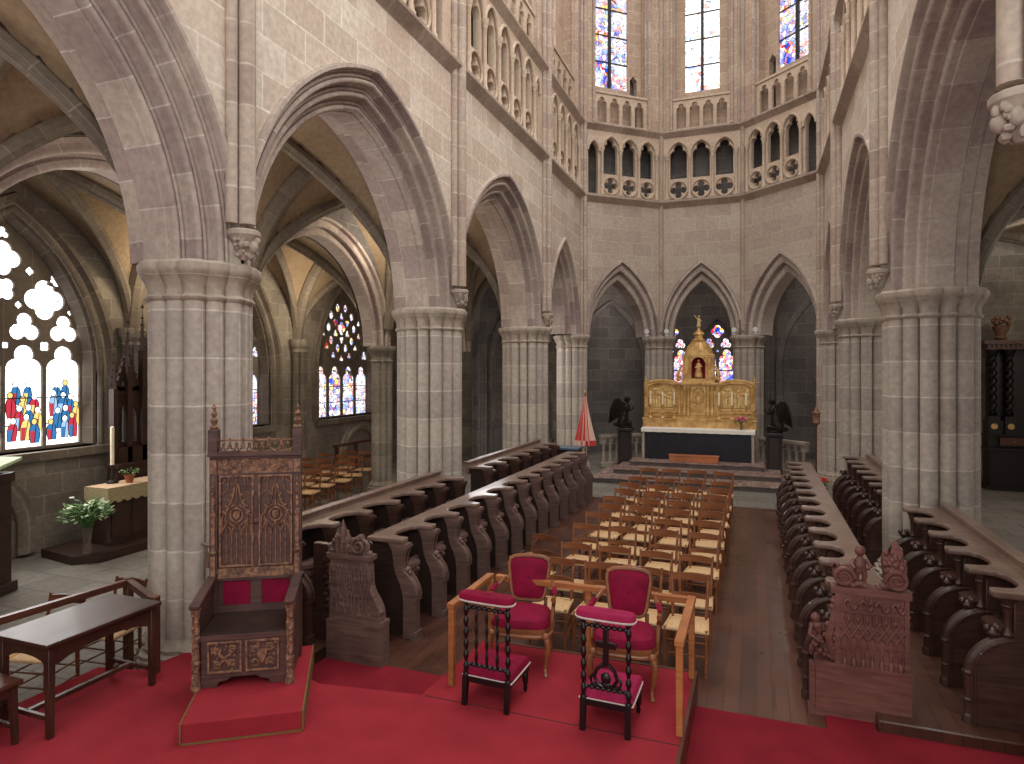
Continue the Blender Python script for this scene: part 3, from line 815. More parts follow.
# ambulatory behind the altar ----------------------------------------------
amb = [(-8.4, 19.4), (-6.6, 23.2), (-3.7, 25.4), (.5, 25.4), (3.4, 23.2), (3.5, 20.4)]
wa = None
for i in range(5):
    p, q = amb[i], amb[i + 1]; W = math.dist(p, q); F = fmt((p[0], p[1], 0), (q[0] - p[0], q[1] - p[1], 0))
    mb = MB(F)
    if i == 2:
        aa = [[(c + x, 3.2 + z) for x, z in arcpts(.78, 1.5, 12)] + [(c + .78, 1.5), (c - .78, 1.5)] for c in (W / 2 + .24, W / 2 - 1.42)]
        mb.plate([rect(0, W, FZ, 7.5)] + aa, .4)
    else:
        mb.plate([rect(0, W, FZ, 7.5)], .4)
        arch_sweep(mb, W / 2, 2.9, W * .36, 2.3, [(0, .05), (0, -.05), (.1, -.12), (.2, -.12), (.25, -.03)], 1, 14, 3.0)
    for s in (0, W):
        for k in (-.13, 0, .13): mb.lathe([(.08, FZ), (.08, 4)], s + k, -.08, 0, 8)
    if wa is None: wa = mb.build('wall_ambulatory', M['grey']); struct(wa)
    else: mb.build('ambulatory_wall_panel', M['grey'], wa)
mb = MB(); mb.poly([(x, y, 6.6) for x, y in [(-8.4, 19.0)] + amb[1:5] + [(3.5, 19.4), (RXW, 19.5), (A2[0] + .3, 21.6), (A1[0] - .3, 21.6), (LX, 19.5)]])
rib = MB(mb.M)
for (x0, y0), (x1, y1) in zip([A0, A1, A2, A3], amb[1:5]):
    for tgt in ((x1, y1),):
        L = []
        for i in range(17):
            t = i / 16; L.append((x0 + (tgt[0] - x0) * t, y0 + (tgt[1] - y0) * t, 3.9 + 2.6 * math.sin(PI * t) ** .6))
        rib.tube(L, .13, 6)
o = mb.build('ceiling_ambulatory', M['vault']); struct(o); rib.build('vault_rib', M['rib'], o)
for nm, c, lb in (('window_4', 2.34, 'stained window of two lancets seen right of the altarpiece'), ('window_8', .68, 'stained window glimpsed left of the altarpiece')):
    w = empty(nm); struct(w, lb)
    F = fmt((-3.7, 25.4, 0), (1, 0, 0)) @ tr(c, 0, 0); A = .78
    ol = [(x, 3.2 + z) for x, z in arcpts(A, 1.5, 12)] + [(A, 1.5), (-A, 1.5)]
    g = MB(F @ tr(0, .3, 0)); g.plate([ol], .01); g.build('pane', M['g_dark'], w)
    holes = [shift(trefoil_arch(.54, 1.55, 2.0), s * .33) for s in (-1, 1)] + [foil(.3 * s, 3.78, .2, 3, 90) for s in (-1, 1)] + [foil(0, 4.24, .24, 4, 0)] + [foil(0, 3.5, .05, 4, 0)]
    t = MB(F @ tr(0, .2, 0)); t.plate([ol] + holes, .08, .012); t.build('tracery', M['grey'], w)
    ir = MB(F @ tr(0, .29, 0)); ir.box(-A, A, -.008, .008, 2.08, 2.12); ir.box(-A, A, -.008, .008, 2.75, 2.79); ir.build('glazing_bars', M['lead'], w)

# ================================================================== floors
def floor_mat():
    m, nt, b = nodes('parquet_floor'); ob = coords(nt, 'Object')
    mp = nt.nodes.new('ShaderNodeMapping'); mp.inputs['Rotation'].default_value = (0, 0, R(90)); nt.links.new(ob, mp.inputs['Vector'])
    br = N(nt, 'ShaderNodeTexBrick', Scale=1.0)
    for k, v in (('Color1', lin((92, 57, 44))), ('Color2', lin((72, 45, 36))), ('Mortar', lin((46, 32, 27))), ('Mortar Size', .004), ('Brick Width', 1.3), ('Row Height', .14)): br.inputs[k].default_value = v
    nt.links.new(mp.outputs[0], br.inputs['Vector'])
    n = noise(nt, ob, 2.2, 6, .6); f = ramp(nt, n.outputs[0], [(.3, (.7, .7, .7, 1)), (.72, (1.25, 1.22, 1.2, 1))])
    c = mixc(nt, br.outputs['Color'], f, 1.0, 'MULTIPLY'); nt.links.new(c, b.inputs['Base Color'])
    r = ramp(nt, n.outputs[0], [(.3, (.24, .24, .24, 1)), (.7, (.48, .48, .48, 1))]); nt.links.new(r, b.inputs['Roughness'])
    bump(nt, b, br.outputs['Fac'], -.2, .003)
    return m
M['floorwood'] = floor_mat()
mb = MB(); mb.box(-4.7, 1.75, 5.0, 15.2, FZ - .1, FZ); floor = mb.build('floor', M['floorwood']); struct(floor)
mb = MB()
for x in (-3.2, -.28, .16): mb.box(x - .012, x + .012, 6.2, 15.2, FZ - .01, FZ + .002)
mb.build('floor_strip', M['rail'], floor)
mb = MB(); mb.box(-4.9, 2, 15.2, 19.4, FZ - .12, FZ - .002); mb.build('paved_floor', M['flag'], floor)
mb = MB(); mb.box(-11.6, -4.7, -.4, 26, FZ - .12, FZ - .004); mb.box(1.75, 9, 0, 21, FZ - .12, FZ - .004); mb.box(-4.7, 1.75, 19.4, 26, FZ - .12, FZ - .004); mb.box(1.75, 9, 21, 26, FZ - .12, FZ - .004); mb.build('aisle_floor', M['flag'], floor)
# carpeted stage of the crossing with the dais in front of the chairs
mb = MB(); mb.plate([[(-5.72, -1), (-.52, -1), (-.52, 6.13), (-2.6, 6.13), (-2.66, 4.9), (-3.6, 4.76), (-4.3, 5.0), (-5.2, 4.95), (-5.3, 4.4), (-5.72, 4.3)]], -FZ, 0)
mb.v = [Vector((v.x, v.z, v.y + FZ)) for v in mb.v]
for f in mb.f: f.reverse()
stage = mb.build('floor_stage', M['carpet']); struct(stage, 'red carpeted stage')
mb = MB(); mb.box(-.53, -.5, -1, 6.15, FZ, .004); mb.box(-2.6, -.5, 6.12, 6.16, FZ, .006); mb.build('stage_edge', M['rail'], stage)
mb = MB(); mb.box(-2.62, -.53, 4.893, 4.9, -.01, .003); mb.build('carpet_seam', M['woodblack'], stage)
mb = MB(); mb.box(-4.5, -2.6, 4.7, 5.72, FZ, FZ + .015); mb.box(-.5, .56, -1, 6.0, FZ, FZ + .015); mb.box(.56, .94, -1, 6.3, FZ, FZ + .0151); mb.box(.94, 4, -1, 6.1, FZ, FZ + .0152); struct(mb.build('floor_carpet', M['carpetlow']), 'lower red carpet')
# wooden plinth of the right back stalls
mb = MB(); mb.box(.95, 3.0, 6.1, 15.0, FZ, FZ + .11); o = mb.build('floor_stall_plinth', M['floorwood']); struct(o); bevel(o, .012, 2)
mb = MB(); mb.box(-5.2, -4.2, 5.5, 15.0, FZ, FZ + .13); o = mb.build('floor_left_plinth', M['floorwood']); struct(o)
# altar steps
for i, (x0, x1, y0, z0, z1) in enumerate(((-4.15, .95, 17.2, FZ, -.12), (-3.75, .6, 18.1, -.12, .01), (-3.45, .2, 18.95, .01, .14))):
    mb = MB(); mb.box(x0, x1, y0, 20.9, z0, z1 - .02); mb.mat = 1; mb.box(x0 - .02, x1 + .02, y0 - .02, 20.9, z1 - .02, z1)
    o = mb.build('floor_altar_step' if i == 0 else 'altar_step', [M['stepstone'], M['steptile']]); struct(o)
# ================================================================== choir stalls
def front_curve():
    L = [(0, 0), (0, .40)]
    L += [(.30 - .30 * math.cos(R(a)), .42 + .30 * math.sin(R(a))) for a in range(0, 91, 9)]
    return L
def stall_row(name, label, X0, sg, y0, n, pitch, z0, thick, group, wood_m='wood', heavy=False, first_end=True, deskback=False):
    """row of n seats: partitions, tip-up seats, shared armrest shelf; local x runs from the front edge back"""
    t = thing(name, label, 'choir stalls', (X0, y0, z0), 0, group)
    K = Matrix(((sg, 0, 0, 0), (0, 1, 0, 0), (0, 0, 1, 0), (0, 0, 0, 1)))
    pm = MB(K)
    if heavy:
        ol = [(0, 0), (0, .44), (-.015, .5), (.0, .56), (.03, .63), (.08, .69), (.13, .735), (.15, .75), (.16, .8), (.155, .9), (.13, .98), (.10, 1.03), (.10, 1.06), (.36, 1.06), (.31, .98), (.29, .9), (.28, .8), (.25, .7), (.2, .6), (.17, .5), (.16, .42), (.16, 0)]
        pm.plate([ol], thick, .012, -thick / 2)
        fc = ol[1:9]
        for s in (-1, 1): pm.tube([(x - .002, s * (thick / 2 - .012), z) for x, z in fc], .014, 6)
        pm.box(-.02, .06, -thick / 2 - .012, thick / 2 + .012, 0, .09)
        pm.box(-.014, .03, -thick / 2 - .008, thick / 2 + .008, .43, .455)
        for s in (-.3, .3): pm.tube([(.15, s * thick, .8), (.147, s * thick, .9), (.125, s * thick, .98), (.095, s * thick, 1.04)], .012, 5)
        pm.sph(.13, 0, .765, .045, 8, 6, 1, thick * 10 * .9, .8); pm.sph(.10, 0, .73, .03, 8, 5)
    else:
        ol = front_curve() + [(.3, .74), (.3, 1.06), (.58, 1.06), (.58, 0)]
        pm.plate([ol], thick, .008, -thick / 2)
        pm.tube([(x, 0, z) for x, z in front_curve()], .036, 8)
        for s in (-1, 1): pm.tube([(x + .035 if z < .5 else x + .03, s * thick * .55, z) for x, z in front_curve()], .012, 6)
        pm.lathe([(.05, 0), (.05, .06), (.04, .08)], 0, 0, 0, 8); pm.lathe([(.04, 0), (.05, .015), (.05, .03), (.04, .045)], 0, 0, .39, 8); pm.lathe([(.04, 0), (.05, .015), (.04, .03)], 0, 0, .18, 8)
        pm.sph(.17, 0, .76, .05, 8, 6, 1.1, 1, .9); pm.sph(.13, 0, .79, .032, 8, 6); pm.sph(.2, .025, .8, .03, 6, 5); pm.sph(.2, -.025, .8, .03, 6, 5)
        pm.lathe([(.045, .74), (.05, .76), (.03, .79), (.026, .82), (.03, .9), (.036, .96), (.05, .99), (.045, 1.0), (.06, 1.03), (.075, 1.06)], .27, 0, 0, 8)
    part = pm.build('partition', M[wood_m], t)
    if heavy:
        qm = MB(K); qm.plate([[(.12, .02), (.12, .45), (.2, .62), (.26, .72), (.26, 1.0), (.34, 1.06), (.58, 1.06), (.58, .02)]], .035, .0, -.0175); qm.build('inner_shade_panel', M['woodblack'], part)  # shade inside the seat niches is put into the black oak
    for k in range(1, n + 1):
        c = copy_tree(part, loc=(0, k * pitch, 0), parent=t)
    sm = MB(K); g = pitch - thick - .02
    sm.box(.33, .37, -g / 2, g / 2, .36, .74)
    pl = [(-.17, .36), (.17, .36), (.15, .26), (.08, .2), (-.08, .2), (-.15, .26)]
    sm.add([(y, x, .74) for x, y in pl] + [(y, x, .70) for x, y in pl], [tuple(range(6)), tuple(reversed(range(6, 12)))] + [(i, i + 6, (i + 1) % 6 + 6, (i + 1) % 6) for i in range(6)])
    for dx, dz, r in ((0, .62, .07), (.07, .65, .05), (-.07, .65, .05), (0, .54, .045), (.12, .6, .03), (-.12, .6, .03), (.19, .6, .035), (-.19, .6, .035)): sm.sph(.3, dx, dz, r, 7, 5)
    seat = sm.build('seat', M['woodpanel' if heavy else wood_m], t); seat.location = (0, pitch / 2, 0)
    for k in range(1, n):
        c = seat.copy(); COL.objects.link(c); c.parent = t; c.location = (0, pitch * (k + .5), 0)
    bm_ = MB(K); bm_.box(.50, .55, 0, n * pitch, 0, 1.06)
    for k in range(n): bm_.box(.485, .50, k * pitch + .12, (k + 1) * pitch - .12, .15, .95)
    bm_.build('backboard', M['woodblack'], t)
    # armrest shelf with a scoop for every seat
    P = []
    for k in range(n + 1):
        y = k * pitch; e = .075
        if k > 0: P += [(.385, y - .16), (.34, y - .105), (.27, y - .085), (.19, y - .08)]
        P += [(.165, y - e), (.15, y - .03), (.15, y + .03), (.165, y + e)]
        if k < n: P += [(.19, y + .08), (.27, y + .085), (.34, y + .105), (.385, y + .16), (.415, y + .24), (.425, y + pitch / 2), (.415, y + pitch - .24)]
    P += [(.62, n * pitch + .07), (.62, -.07)]
    Q = Matrix(((sg, 0, 0, 0), (0, 0, 1, 0), (0, 1, 0, 1.06), (0, 0, 0, 1)))
    sh = MB(Q); sh.plate([P], .05, .012); sh.build('armrest_shelf', M['slab'], t)
    if deskback:
        db = MB(K); db.box(.6, .66, -.07, n * pitch + .07, .95, 1.16); db.box(.58, .70, -.08, n * pitch + .08, 1.16, 1.19); bevel(db.build('back_rail', M['slab'], t), .008)
    return t, K
def spiral(mb, cx, cz, r, y, turns=1.8, sgn=1, w=.022, a0=0):
    mb.tube([(cx + sgn * r * (1 - i / 40 * .85) * math.cos(a0 + i / 40 * turns * 2 * PI), y, cz + r * (1 - i / 40 * .85) * math.sin(a0 + i / 40 * turns * 2 * PI)) for i in range(41)], [w * (1 - .4 * i / 40) for i in range(41)], 6)
def putto(mb, x, y, z, s=1.0):
    """small carved child figure"""
    mb.tube([(x - .025 * s, y, z), (x - .03 * s, y, z + .07 * s), (x - .02 * s, y, z + .13 * s)], [.018 * s, .024 * s, .032 * s], 7)
    mb.tube([(x + .025 * s, y, z), (x + .035 * s, y - .01, z + .07 * s), (x + .02 * s, y, z + .13 * s)], [.018 * s, .024 * s, .032 * s], 7)
    mb.tube([(x, y, z + .11 * s), (x, y, z + .16 * s), (x, y, z + .22 * s), (x, y, z + .25 * s)], [.045 * s, .05 * s, .045 * s, .02 * s], 8)
    mb.sph(x, y, z + .295 * s, .045 * s, 8, 7, 1, 1, 1.1)
    for q in (-1, 1): mb.tube([(x + q * .045 * s, y, z + .22 * s), (x + q * .08 * s, y - .03 * s, z + .17 * s), (x + q * .05 * s, y - .07 * s, z + .15 * s)], [.02 * s, .017 * s, .013 * s], 6)

# --- left front row with its carved end
row, K = stall_row('choir_stall_row', 'front row of carved oak choir stalls on the left, beside the straw chairs', -3.55, -1, 6.45, 12, .69, FZ, .125, 'rows of choir stalls', 'woodpanel', True, deskback=False)
ep = MB(Matrix(((-1, 0, 0, 0), (0, 1, 0, 0), (0, 0, 1, 0), (0, 0, 0, 1))) @ tr(0, -.72, 0))
ol = [(0, 0), (0, .50), (.01, .58), (.05, .66), (.1, .73), (.13, .8), (.14, 1.0), (.16, 1.06), (.2, 1.08), (.6, 1.08), (.62, .95), (.62, 0)]
ep.plate([ol], .12, .014, -.06)
ep.box(-.025, .64, -.075, .075, 0, .42); ep.box(-.03, .1, -.08, .08, .42, .46)
ep.box(.12, .64, -.075, .075, 1.06, 1.11)
for i in range(5):                                            # flame tracery on the outer face
    x = .18 + .09 * i
    for s in (-1, 1): ep.tube([(x + s * (.042 - .02 * math.sin(j / 8 * PI * 2)), -.065, .5 + .52 * j / 8) for j in range(9)], .012, 5)
rnd = random.Random(3)
for i in range(46): ep.sph(.12 + rnd.random() * .48, -.06, .48 + rnd.random() * .54, rnd.uniform(.014, .03), 6, 4, 1, .6, 1)
for i in range(12): ep.sph(.02 + i * .012, -.02, .55 + i * .022, .032, 6, 5, 1, 1.6, 1)
end = ep.build('carved_end', M['woodpanel'], row); tag(end, 'carved end panel with leafy crest')
cr = MB(ep.M); spiral(cr, .24, 1.2, .09, 0, 1.7, -1, .034, PI / 2); spiral(cr, .27, 1.2, .085, -.05, 1.7, -1, .02, PI / 2)
for i, (x, h) in enumerate(((.36, .16), (.42, .24), (.48, .36), (.54, .26), (.6, .14))):
    cr.lathe([(.03, 0), (.045, h * .25), (.03, h * .55), (.035, h * .65), (.0, h)], x, 0, 1.1, 7, sq=1.5)
    cr.sph(x + .03, -.03, 1.1 + h * .5, .028, 6, 4); cr.sph(x - .03, .03, 1.1 + h * .6, .024, 6, 4)
for i in range(8): cr.sph(.16 + .05 * i, 0, 1.12, .04, 6, 5)
cr.build('leaf_crest', M['woodpanel'], end)
# dark post of the stall end behind it
po = MB(ep.M); po.plate([[(.68, 0), (.68, .9), (.74, 1.0), (.74, 1.14), (.94, 1.14), (.94, 0)]], .1, .01, .1); po.box(.62, .98, .06, .24, 0, .4)
for i in range(10): po.sph(.72 + .02 * (i % 3), .08, .5 + .06 * i, .035, 6, 4)
po.build('end_post', M['wood'], row)
# --- left back row, in two lengths either side of the pillar
rowb, _ = stall_row('choir_stall_row', 'back row of dark choir stalls on the left, nearest the throne', -4.38, -1, 4.95, 7, .69, FZ + .13, .11, 'rows of choir stalls', 'wood', True, deskback=True)
rowc, _ = stall_row('choir_stall_row', 'far part of the left back row of stalls, between the two distant pillars', -4.38, -1, 11.05, 6, .69, FZ + .13, .11, 'rows of choir stalls', 'wood', True, deskback=True)
# --- right rows
rowd, K = stall_row('choir_stall_row', 'front row of stalls on the right ending in the carved panel with scrolls', .44, 1, 6.55, 12, .68, FZ, .07, 'rows of choir stalls', 'wood', False)
ep = MB(tr(0, -.25, 0)); y = -.04
ep.box(.05, .78, -.06, .06, 0, .47); ep.box(0, .1, -.04, .04, 0, .44); ep.box(-.01, .12, -.05, .05, 0, .07); ep.box(.04, .79, -.07, .07, .44, .475)
ep.box(.2, .76, -.045, .045, .47, 1.1); ep.box(.17, .78, -.06, .06, 1.08, 1.14); ep.box(.17, .77, -.055, .05, .93, .945)
ep.box(.2, .235, -.06, .05, .47, 1.08); ep.box(.725, .76, -.06, .05, .47, 1.08)
for i in range(7):
    x = .275 + .07 * i
    ep.lathe([(.024, 0), (.02, .04), (.012, .06), (.0, .1)], x, y - .015, .475, 6)
    ep.tube([(x, y - .015, .52), (x, y - .015, .62)], .01, 5)
for i in range(7):
    x = .275 + .07 * i
    for s in (-1, 1): ep.tube([(x + s * (.05 * math.sin(j / 12 * PI * 1.6 + .3) - .012), y - .01, .58 + .34 * j / 12) for j in range(13)], .010, 5)
    ep.sph(x, y - .005, .74, .018, 6, 4, 1, .6, 1.8); ep.sph(x + .035, y - .005, .86, .015, 6, 4, 1, .6, 1.8)
rnd = random.Random(8)
for i in range(26): ep.sph(.26 + .44 * rnd.random(), y - .005, 1.015 + rnd.uniform(-.045, .045), rnd.uniform(.014, .026), 6, 4, 1, .7, 1)
for i in range(4): ep.tube([(.27 + .12 * i + .1 * j / 8, y - .018, 1.0 + .04 * math.sin(PI * 2 * j / 8)) for j in range(9)], .011, 5)
end = ep.build('carved_end', M['woodred'], rowd); bevel(end, .006); tag(end, 'reddish carved end panel with flame tracery')
sc = MB(tr(0, -.25, 0))
spiral(sc, .27, 1.225, .085, -.05, 2.0, 1, .02, 0); spiral(sc, .27, 1.225, .085, .04, 2.0, 1, .02, 0)
spiral(sc, .67, 1.225, .088, -.05, 2.0, -1, .02, 0); spiral(sc, .67, 1.225, .088, .04, 2.0, -1, .02, 0)
for cx in (.27, .67):
    sc.M = tr(0, -.25, 0) @ tr(cx, -.05, 1.225) @ rx(-PI / 2); sc.lathe([(.08, 0), (.08, .1)], n=18)
sc.M = tr(0, -.25, 0)
for i in range(9): sc.sph(.34 + .033 * i, 0, 1.15 + .02 * math.sin(i), .035, 6, 5)
sc.plate([[(.575, 1.26), (.56, 1.36), (.565, 1.43), (.59, 1.45), (.61, 1.41), (.635, 1.44), (.645, 1.52), (.67, 1.56), (.69, 1.52), (.715, 1.5), (.72, 1.42), (.75, 1.36), (.745, 1.26)]], .09, .012, -.045)
for i in range(22): sc.sph(rnd.uniform(.58, .73), -.045, rnd.uniform(1.3, 1.47), rnd.uniform(.014, .03), 6, 4, 1, .6, 1.2)
for x in (.19, .2, .22): sc.sph(x, 0, 1.31, .03, 6, 5)
sc.build('scroll_crest', M['woodred'], end)
pu = MB(tr(0, -.25, 0)); putto(pu, .40, 0, 1.17, .95); pu.build('carved_child', M['woodred'], end)
bs = MB(tr(0, -.25, 0))
for i in range(60): bs.sph(.02 + .16 * rnd.random(), rnd.uniform(-.045, .04), .49 + .3 * rnd.random() * (1 if rnd.random() < .6 else .6), rnd.uniform(.016, .034), 7, 5, 1, 1, rnd.uniform(.8, 1.5))
bs.sph(.05, 0, .83, .042, 8, 6, 1, 1, 1.1); bs.sph(.06, 0, .76, .05, 8, 6); bs.tube([(.02, -.03, .79), (.0, -.05, .7), (.06, -.06, .66)], [.02, .018, .014], 6); bs.tube([(.19, -.03, .5), (.15, -.05, .7), (.19, -.04, .85), (.2, -.03, 1.05)], [.03, .035, .03, .02], 7)
for i in range(8): bs.sph(.185 + .01 * (i % 2), -.03, .62 + .055 * i, .032, 6, 5)
bs.build('carved_figures', M['woodred'], end)
rowe, _ = stall_row('choir_stall_row', 'back row of stalls on the right, nearest the camera, with arched partitions', 1.64, 1, 6.34, 5, .68, FZ + .11, .08, 'rows of choir stalls', 'wood', False, deskback=True)
rowf, _ = stall_row('choir_stall_row', 'far part of the right back row of stalls, beyond the broad pillar', 1.64 - .1, 1, 11.0, 6, .69, FZ + .11, .08, 'rows of choir stalls', 'wood', False, deskback=True)
# ================================================================== straw chairs
def straw_chair(name, label, group, wm='chair'):
    """faces -y; origin on the floor under the middle of the seat"""
    t = thing(name, label, 'chair', (0, 0, 0), 0, group)
    w = .2
    s = MB(); P = []
    for i in range(9):
        y = -.19 + .38 * i / 8; hw = .215 - .03 * i / 8
        P.append([(-hw + 2 * hw * j / 8, y, .45 + .012 * math.sin(PI * i / 8) * math.sin(PI * j / 8) - .012 * (abs(i - 4) / 4 + abs(j - 4) / 4)) for j in range(9)])
    s.grid(P); s.tube([(-.215, -.19, .435), (.215, -.19, .435), (.185, .19, .435), (-.185, .19, .435)], .017, 6, closed=True)
    s.poly([(-.21, -.19, .43), (-.18, .19, .43), (.18, .19, .43), (.21, -.19, .43)])
    s.build('seat', M['straw'], t)
    for q in (-1, 1):
        l = MB(); l.tube([(q * .195, -.185, 0), (q * .2, -.185, .25), (q * .2, -.185, .455)], [.014, .018, .017], 7); l.build('front_leg', M[wm], t)
        l = MB(); l.tube([(q * .165, .20, 0), (q * .17, .19, .45), (q * .178, .225, .7), (q * .185, .262, .88)], [.014, .019, .017, .013], 7); l.build('rear_leg', M[wm], t)
        for z in (.15, .29): st = MB(); st.tube([(q * .195, -.185, z), (q * .17, .195, z + .01)], .009, 6); st.build('side_stretcher', M[wm], t)
    for z in (.2, .33): st = MB(); st.tube([(-.197, -.185, z), (.197, -.185, z)], .009, 6); st.build('front_stretcher', M[wm], t)
    st = MB(); st.tube([(-.165, .195, .24), (.165, .195, .24)], .009, 6); st.build('rear_stretcher', M[wm], t)
    def slat(z0, z1, y0, nm, d):
        m = MB(); P = []
        for i in range(9):
            u = -1 + 2 * i / 8; yy = y0 + d * (1 - u * u); up = .012 * (1 - u * u)
            x = u * .178
            P.append([(x, yy - .009, z0), (x, yy - .009, z1 + up), (x, yy + .009, z1 + up), (x, yy + .009, z0)])
        m.grid(P, None, True); m.poly(P[0]); m.poly(P[-1][::-1]); return m.build(nm, M[wm], t)
    slat(.80, .865, .245, 'top_rail', .018); slat(.63, .67, .215, 'back_rail', .014)
    return t
rnd = random.Random(11)
proto = None
ROWS = [6.85, 7.5, 8.6, 9.3, 10.0, 10.72, 11.42, 12.14, 12.86, 14.1]
first = True
GCH = 'straw chairs in rows facing the crossing'
SEATN = ['first', 'second', 'third', 'fourth']
for i, y in enumerate(ROWS):
    xs = [-2.22, -1.69, -1.16, -.65]
    if i == 0: xs = [-2.1, -1.6, -1.12, -.66]
    if i == 1: xs = [-2.06, -1.58, -1.11, -.64]
    for j, x in enumerate(xs):
        d = 'straw-seated wooden chair, %s row behind the red dais, %s from the left-hand stalls' % (ORD[i], SEATN[j])
        o = straw_chair('straw_chair', d, GCH) if first else copy_tree(proto, d)
        if first: proto = o; first = False
        o.location = (x + rnd.uniform(-.015, .015), y + rnd.uniform(-.06, .06), FZ); o.rotation_euler = (0, 0, rnd.uniform(-.09, .09) * (.3 if i < 2 else 1))
pd = straw_chair('straw_chair', 'darker brown chair turned aside at the left end of the second row', None, 'chairdark')
pd.location = (-2.62, 7.8, FZ); pd.rotation_euler = (0, 0, -.25)
# chairs by the chapel window
GC2 = 'straw chairs beside the chapel window'
k = 0
ch = straw_chair('straw_chair', 'tmp', GC2, 'chair')
for r_, (yy, xs) in enumerate(((11.4, (-10.0, -9.45, -8.9)), (12.1, (-10.15, -9.6, -9.05)), (12.9, (-10.2, -9.65, -9.1)), (13.7, (-10.35, -9.8, -9.25)), (14.5, (-10.2, -9.6)))):
    for c_, x in enumerate(xs):
        lb = 'straw chair by the chapel window, %s row from the throne, %s from outer wall' % (ORD[r_], ORD[c_])
        o = ch if k == 0 else copy_tree(ch, lb)
        o['label'] = lb; k += 1
        o.location = (x + rnd.uniform(-.05, .05), yy + rnd.uniform(-.06, .06), FZ); o.rotation_euler = (0, 0, rnd.uniform(-.15, .15) + .3)
for (x, y, a, lb) in ((-6.08, 4.05, .2, 'straw chair half hidden beneath the left end of the walnut table'), (-5.98, 4.62, .1, 'straw chair between the walnut table and the pillar')):
    o = copy_tree(pd, lb); o.location = (x, y, FZ); o.rotation_euler = (0, 0, a)

# ================================================================== red armchairs
def armchair(label, loc, rot):
    t = thing('armchair', label, 'armchair', loc, rot, 'red velvet armchairs')
    fr = MB()                                               # seat frame, serpentine
    def rr(hx, y0, y1, n=20, z=0):
        L = []
        for i in range(n):
            a = 2 * PI * i / n; c, s_ = math.cos(a), math.sin(a)
            q = 1 / max(abs(c) ** 4 + abs(s_) ** 4, 1e-6) ** .25
            yy = s_ * q; wid = hx * (1 - .09 * (yy + 1) / 2)
            L.append((c * q * wid, (y0 + y1) / 2 + yy * (y1 - y0) / 2, z))
        return L
    rings = [rr(.285, -.27, .25, 24, z) for z in (.335, .35, .40, .41)]
    fr.grid([[Vector(p) for p in r] for r in rings], None, True)
    fr.tube(rr(.29, -.275, .255, 24, .345), .016, 6, closed=True)
    fr.build('seat_frame', M['chair'], t)
    cu = MB(); P = []
    for k, (s_, z) in enumerate(((1, .405), (1.0, .44), (.93, .475), (.75, .495), (.4, .505), (.02, .508))): P.append([(x * s_, (y + .01) * s_ - .01, z) for x, y, _ in rr(.275, -.26, .24, 24)])
    cu.grid(P, None, True); cu.build('seat_cushion', M['velvet'], t)
    for q in (-1, 1):
        l = MB(); l.tube([(q * .25, -.24, .36), (q * .275, -.275, .28), (q * .262, -.262, .16), (q * .245, -.245, .07), (q * .25, -.265, .02), (q * .255, -.275, 0)], [.032, .03, .021, .015, .017, .02], 8); l.sph(q * .25, -.25, .35, .036, 8, 6); l.build('front_leg', M['chair'], t)
        l = MB(); l.tube([(q * .215, .22, .36), (q * .22, .24, .2), (q * .225, .285, 0)], [.026, .02, .016], 8); l.build('rear_leg', M['chair'], t)
        a = MB(); a.tube([(q * .275, -.08, .36), (q * .285, -.1, .45), (q * .29, -.04, .56), (q * .30, -.08, .63), (q * .30, -.12, .645)], [.022, .018, .018, .02, .024], 8)
        a.tube([(q * .30, -.13, .645), (q * .3, -.02, .655), (q * .275, .12, .67), (q * .235, .27, .70)], [.024, .02, .019, .017], 8); arm = a.build('arm', M['chair'], t)
        p = MB(); p.tube([(q * .3, -.07, .672), (q * .295, .02, .678), (q * .28, .1, .684)], [.018, .026, .018], 8); p.build('arm_pad', M['velvet'], arm)
    def back(s_, dz=0):
        L = []
        for i in range(32):
            a = 2 * PI * i / 32; c, sn = math.cos(a), math.sin(a); q = 1 / max(abs(c) ** 7 + abs(sn) ** 7, 1e-6) ** (1 / 7)
            zz = sn * q; w = .2 + .03 * zz
            top = .022 * (1 - min(1, abs(c * q)) ** 2) if zz > .6 else 0
            L.append((c * q * w * s_, (.70 + .215 * zz * s_ + top)))
        return L
    tilt = tr(0, .25, 0) @ tr(0, 0, .48) @ rx(R(-11)) @ tr(0, 0, -.48)
    b = MB(tilt); b.plate([back(1.0), back(.84)], .04, .012); b.tube([(x, -.005, z) for x, z in back(.92)], .02, 6, closed=True)
    for q in (-1, 1): b.tube([(q * .17, .02, .36), (q * .17, .02, .53)], .018, 7)
    b.sph(0, 0, .93, .03, 8, 6, 1.6, .7, .8); b.sph(.05, 0, .92, .02, 6, 5); b.sph(-.05, 0, .92, .02, 6, 5)
    bf = b.build('back_frame', M['chair'], t)
    v = MB(tilt); rings = []
    for s_, d in ((.86, .01), (.84, -.018), (.7, -.034), (.45, -.042), (.02, -.045)): rings.append([(x, d, .70 + (z - .70) * s_ / .86 * .86 if False else z) for x, z in back(s_)])
    v.grid(rings, None, True); v.poly([(x, .03, z) for x, z in back(.86)]); v.build('back_cushion', M['velvet'], t)
    return t
armchair('crimson velvet armchair behind the kneeler with spindles, on the left', (-2.06, 5.80, .0), R(9))
armchair('crimson velvet armchair behind the kneeler with the cross, on the right', (-1.08, 5.72, .0), R(5))

